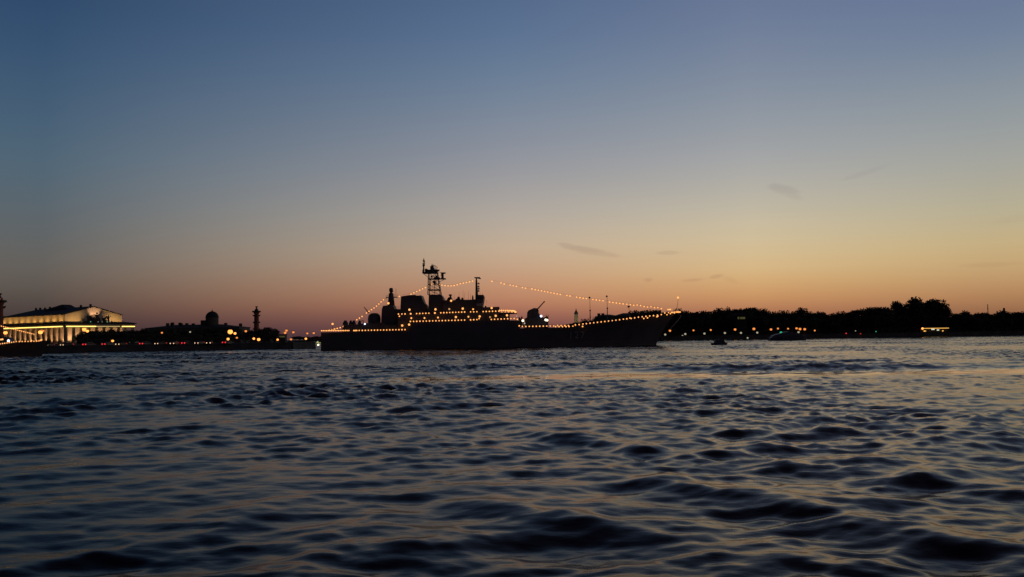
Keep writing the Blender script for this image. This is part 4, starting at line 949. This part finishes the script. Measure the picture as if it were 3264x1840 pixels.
# ------------------------------------------------------------------ strings of festive lights
bulb_me = None
def string(label, pts, y, r=.205, wire=True, base=None, group='strings of festive lights on the big warship', Y0=SY, gaps=(), m='bulb'):
    """pts: photograph pixels of the bulbs, y: offset of the string across the ship"""
    global bulb_me
    W = [at(p[0], p[1], Y0 + (y if not callable(y) else y(p[0]))) for p in pts]
    t = thing('light_string', label, 'string lights', tuple(W[0]), group=group)
    if wire: part(MB().path([w + Vector((0, 0, .3)) for w in W], .025, 4), 'wire', M['wire'], t)
    if bulb_me is None:
        b = MB().ball((0, 0, 0), 1.0, 10); bulb_me = bpy.data.meshes.new('bulb'); bulb_me.from_pydata(b.v, [], b.f); bulb_me.materials.append(M['bulb'])
        for p in bulb_me.polygons: p.use_smooth = True
    for i, w in enumerate(W):
        if i in gaps: continue
        o = bpy.data.objects.new('bulb', bulb_me); col.objects.link(o); o.parent = t; o.location = w - W[0]
        s_ = r * rnd.uniform(.92, 1.08); o.scale = (s_, s_, s_)
def seg(*rows):     # rows of (x0,y0,x1,y1,n)
    out = []
    for x0, y0, x1, y1, n_ in rows:
        for i in range(n_):
            f = i / max(1, n_ - 1); out.append((x0 + (x1 - x0) * f, y0 + (y1 - y0) * f))
    return out
string('light string climbing from the stern deck up to the lattice mast', seg((1065, 1050, 1094, 1042, 4), (1129, 1025, 1154, 1009, 4), (1168, 998, 1192, 982, 4), (1200, 976, 1222, 956, 4), (1273, 945, 1273, 945, 1), (1310, 938, 1356, 917, 6), (1376, 907, 1376, 907, 1)), 0)
def catn(n_): return [(1399 + 107 * i / (n_ - 1), 907.5 + 4.2 * math.sin(math.pi * min(1, i / (n_ - 1) * 1.55) ) * (1 if i / (n_ - 1) < .65 else 1) - 11 * max(0, (i / (n_ - 1) - .42) / .58) ** 1.35) for i in range(n_)]
string('sagging light string between the lattice mast and the fore mast', catn(12), 0)
string('long light string sloping from the fore mast down to the bow', seg((1568, 897, 1568, 897, 1), (1597, 902, 1607, 905.5, 2), (1626, 909, 1646, 913, 3), (1665, 917, 1675, 919, 2), (1695, 921.5, 1695, 921.5, 1))[:8]
       + seg((1695, 921, 1695, 921, 1), (1607.2 + 100, 905.6 + 0, 0, 0, 0)) + seg((1696, 921.5, 1786, 939, 10)) + seg((1807, 942, 1817, 944, 2), (1838, 947.5, 1859, 951, 3), (1869, 952, 1869, 952, 1), (1890, 955, 1922, 959, 4), (1943, 963, 1986, 969, 5), (1998, 970, 2020, 973.5, 3), (2031, 972.5, 2042, 974.5, 2), (2053, 977.5, 2064, 979, 2), (2075, 978, 2086, 981, 2), (2097, 981, 2108, 984, 2)), 0)
string('tight light string along the stern rail', seg((1025, 1054.5, 1112, 1054, 17), (1128, 1054, 1137, 1053.8, 3), (1145, 1053.6, 1291, 1051, 16)), -HB - .05)
string('short light string rising from the far stern rail', seg((1050, 1053, 1084, 1045, 5)), 5)
string('lower light string along the side deck below the superstructure', seg((1308, 1025, 1481, 1020.5, 18), (1500, 1020, 1520, 1019, 3), (1527, 1016, 1529, 1009, 2)), -HB - .05)
string('lower light string along the side deck under the bridge wing', seg((1566, 1018.5, 1639, 1015.5, 8), (1649, 1018, 1649, 1018, 1)), -HB - .05)
string('upper light string along the boat deck behind the funnel', seg((1273, 1008.5, 1270, 1001.5, 2), (1281, 1001.2, 1291, 1001, 2), (1309, 1000.5, 1309, 1000.5, 1), (1328, 1000, 1367, 998.7, 5), (1387, 998, 1387, 998, 1)), -6.6)
string('upper light string along the boat deck under the bridge house', seg((1405, 997.5, 1481, 994.8, 9), (1500, 994.5, 1520, 994, 3), (1540, 993.5, 1590, 992, 6)), -6.6)
string('curved light string round the front of the bridge wing', [(1592 + 52 * math.sin(a), 992.5 - 2.6 * math.cos(a) + (2.5 if a > 1.2 else 0)) for a in np.linspace(.0, math.pi * .5, 13)] + seg((1600, 996.5, 1642, 995.5, 5)), lambda x_: -4, r=.25)
string('light string along the foredeck rail beside the bow gun', seg((1655, 1039, 1665, 1041, 2), (1676, 1041, 1754, 1039.5, 8), (1765, 1039.5, 1765, 1039.5, 1), (1771, 1041.5, 1804, 1041.5, 4), (1814, 1041.5, 1814, 1041.5, 1)), -HB - .05)
string('light string on the far foredeck rail in the dip before the bow', seg((1777, 1038, 1812, 1038.5, 4), (1826, 1040.5, 1826, 1040.5, 1)), 6, r=.24)
string('light string rising along the bow rail', seg((1834, 1036, 1846, 1035, 2), (1858, 1033, 1858, 1033, 1), (1869, 1032, 1975, 1019.5, 10), (1987, 1017.5, 1998, 1016.5, 2), (2012, 1015.5, 2012, 1015.5, 1), (2023, 1013.5, 2035, 1011.5, 2), (2047, 1010, 2071, 1007.5, 3), (2083, 1006.5, 2108, 1003, 3), (2119, 998, 2119, 998, 1), (2131, 997, 2160, 994.5, 4)),
       lambda x_: -HB * (1 if x_ < 1850 else max(.03, 1 - ((x_ - 1850) / 318) ** 2.3)) - .15)
string('second light string along the bow rail near the stem', seg((1857, 1041, 1857, 1041, 1), (2008, 1014, 2008, 1014, 1), (2052, 1015.5, 2064, 1013.5, 2), (2094, 1010, 2097, 1008, 2), (2126, 1003.5, 2137, 1000, 2), (2145, 996.5, 2150, 998, 2), (2155, 995, 2168, 995, 5)), lambda x_: -HB * max(.03, 1 - ((x_ - 1850) / 318) ** 2.3 if x_ > 1850 else 1) - .35, wire=False)
string('small cluster of bulbs at the foot of the jackstaff', seg((2129, 987, 2137, 986.5, 3)), 0, wire=True)

# ------------------------------------------------------------------ second ship, only its bow in view
Y2 = 223.0
bx = at(105, 1138, Y2 - 4).x
T2 = thing('moored_ship', 'dark bow of another moored ship with lights at the left edge', 'ship', (bx - 28, Y2, 0))
h2 = MB(); secs = []
D2 = [(-500, 1088), (-300, 1094), (-60, 1099), (0, 1098.5), (35, 1094), (62, 1091), (100, 1089), (136, 1085)]
pxs = [-500, -350, -200, -100, -40, 0, 35, 65, 90, 110, 125, 136]
for px in pxs:
    f = max(0, (px + 100) / 236); hb = 4.6 * max(.01, 1 - f ** 2.1); hw = 4.2 * max(.01, 1 - f ** 1.6)
    pw = px if px < -40 else -40 + (px + 40) * 145 / 176
    yd = float(np.interp(px, *zip(*D2))); zd = at(px, yd, Y2 - 4).z; xd = at(px, yd, Y2 - 4).x; xw = at(pw, 1138, Y2 - 4).x
    ring = []
    for s_ in (-1, 1):
        for kf in range(nn):
            z = -1 + (zd + 1) * kf / (nn - 1); fz = max(0, z) / zd
            ring.append((xw + (xd - xw) * fz ** 1.2, Y2 + s_ * (hw + (hb - hw) * fz ** 1.6), z))
    secs.append(ring)
h2.v = [p for r_ in secs for p in r_]
for i in range(len(secs) - 1):
    a, b = i * m_, (i + 1) * m_
    for kf in range(nn - 1):
        h2.f.append((a + kf, b + kf, b + kf + 1, a + kf + 1)); h2.f.append((a + nn + kf + 1, b + nn + kf + 1, b + nn + kf, a + nn + kf))
    h2.f.append((a + nn - 1, b + nn - 1, b + 2 * nn - 1, a + 2 * nn - 1))
h2.f.append(tuple(range(nn)) + tuple(range(2 * nn - 1, nn - 1, -1)))
part(h2, 'hull', M['dsteel'], T2)
def blk2(name, pts, y0, y1, m='steel'):
    poly = [at(p[0], p[1], Y2 + y0) for p in pts]; return part(MB().prism([(p.x, p.z) for p in poly], Y2 + y0, Y2 + y1), name, M[m], T2)
blk2('superstructure', [(-420, 1100), (-420, 1050), (-120, 1040), (-95, 1062), (-90, 1100)], -3, 3)
blk2('deck_gun', [(8, 1100), (10, 1082), (14, 1076), (24, 1077), (29, 1083), (31, 1100)], -1.2, 1.2, 'dsteel')
part(MB().tube(at(-130, 1060, Y2), at(-132, 1003, Y2), .25, .12, 7), 'mast', M['dsteel'], T2)
part(MB().ball(at(27, 1086.5, Y2 - 3.5), .32, 8), 'deck_lamp', M['bluew'], T2)
part(MB().ball(at(3, 1082.5, Y2 - 3.5), .22, 8), 'deck_lamp', M['bulb'], T2); part(MB().ball(at(8, 1082, Y2 - 3.5), .22, 8), 'deck_lamp', M['bulb'], T2)
string('sloping light string from the hidden mast of the moored ship at the left edge', seg((-60, 1024, 108, 1065.5, 27)), 0, r=.155, group='strings of festive lights on the moored ship', Y0=Y2)
string('light string along the bow rail of the moored ship at the left edge', seg((-24, 1097.5, 0, 1096.5, 4), (8, 1095.5, 44, 1090.5, 6), (52, 1089, 108, 1088.2, 7), (117, 1087.5, 124, 1087, 2), (129, 1085, 133, 1083.5, 2), (101, 1086, 101, 1086, 1)), -4.4, r=.15, wire=False, group='strings of festive lights on the moored ship', Y0=Y2)

# ------------------------------------------------------------------ small boats
def boat_hull(t, x0, x1, y, hb, h, m, bow=1):
    b = MB(); st = []
    for i in range(11):
        f = i / 10; w = hb * (1 - max(0, (f - .45) / .55) ** 2.2 * .97); xx = x0 + (x1 - x0) * f if bow > 0 else x1 - (x1 - x0) * f
        rk = .35 * h * max(0, f - .8) * 5 * bow; z = h * (1 + .22 * f * f)
        st.append([(xx, y - w * .8, -.4), (xx + rk, y - w, z), (xx + rk, y + w, z), (xx, y + w * .8, -.4)])
    b.v = [p for s_ in st for p in s_]
    for i in range(10):
        a, c = 4 * i, 4 * i + 4
        for k_ in range(4): b.f.append((a + k_, c + k_, c + (k_ + 1) % 4, a + (k_ + 1) % 4) if bow > 0 else (a + (k_ + 1) % 4, c + (k_ + 1) % 4, c + k_, a + k_))
    b.f += [(0, 1, 2, 3), (43, 42, 41, 40)]
    part(b, 'hull', M[m], t)
YB = 372.0; a = at(2452, 1086, YB); b = at(2568, 1086, YB)
t = thing('cabin_boat', 'dark blue river cruiser with low sloping cabin below the green lamp', 'boat', ((a.x + b.x) / 2, YB, 0))
boat_hull(t, a.x, b.x, YB, 2.2, 1.35, 'boat', 1)
def bpoly(pts, y0, y1, nm, m): return part(MB().prism([(at(p[0], p[1], YB).x, at(p[0], p[1], YB).z) for p in pts], YB + y0, YB + y1), nm, M[m], t)
cb_ = bpoly([(2455, 1079), (2460, 1071), (2472, 1066), (2490, 1062), (2508, 1058), (2534, 1063), (2556, 1069), (2564, 1078)], -1.8, 1.8, 'cabin', 'boat')
rfp = [(2490, 1061.6), (2508, 1057.6), (2536, 1062.6), (2563, 1069), (2563, 1069.8), (2536, 1063.4), (2508, 1058.6), (2490, 1062.4)]
part(MB().prism([(at(p[0], p[1], YB).x, at(p[0], p[1], YB).z) for p in rfp], YB - 1.9, YB + 1.9), 'roof_highlight', M['boatlight'], t)  # pale strip, the highlight along the cabin roof put into its colour
for i in range(7): q = at(2476 + i * 12, 1072.5, YB); part(MB().box(q.x - .6, q.x + .6, YB - 1.83, YB - 1.78, q.z - .3, q.z + .35), 'window', M['glass'], t)
YB = 262.0; a = at(2268, 1100, YB); b = at(2317, 1100, YB)
t = thing('motorboat', 'small dark motorboat with canvas top floating alone right of the warship bow', 'boat', ((a.x + b.x) / 2, YB, 0))
boat_hull(t, a.x, b.x, YB, 1.0, .62, 'boat', 1)
bpoly([(2276, 1096), (2279, 1088), (2284, 1083), (2294, 1081), (2304, 1083), (2308, 1089), (2313, 1093), (2313, 1096)], -.8, .8, 'canopy', 'canvas')
bpoly([(2300, 1094), (2304, 1086), (2311, 1092), (2311, 1094)], -.84, .84, 'windscreen', 'glass')
YB = 312.0; a = at(910, 1117, YB); b = at(947, 1117, YB)
t = thing('launch', 'small dark launch moored at the tip of the left embankment', 'boat', ((a.x + b.x) / 2, YB, 0))
boat_hull(t, a.x, b.x, YB, .95, .7, 'boat', 1)
bpoly([(916, 1113), (919, 1106), (931, 1106), (935, 1113)], -.7, .7, 'cabin', 'canvas')
bpoly([(918, 1106.2), (918, 1105), (932, 1105), (932, 1106.2)], -.8, .8, 'cabin_roof', 'boatlight')
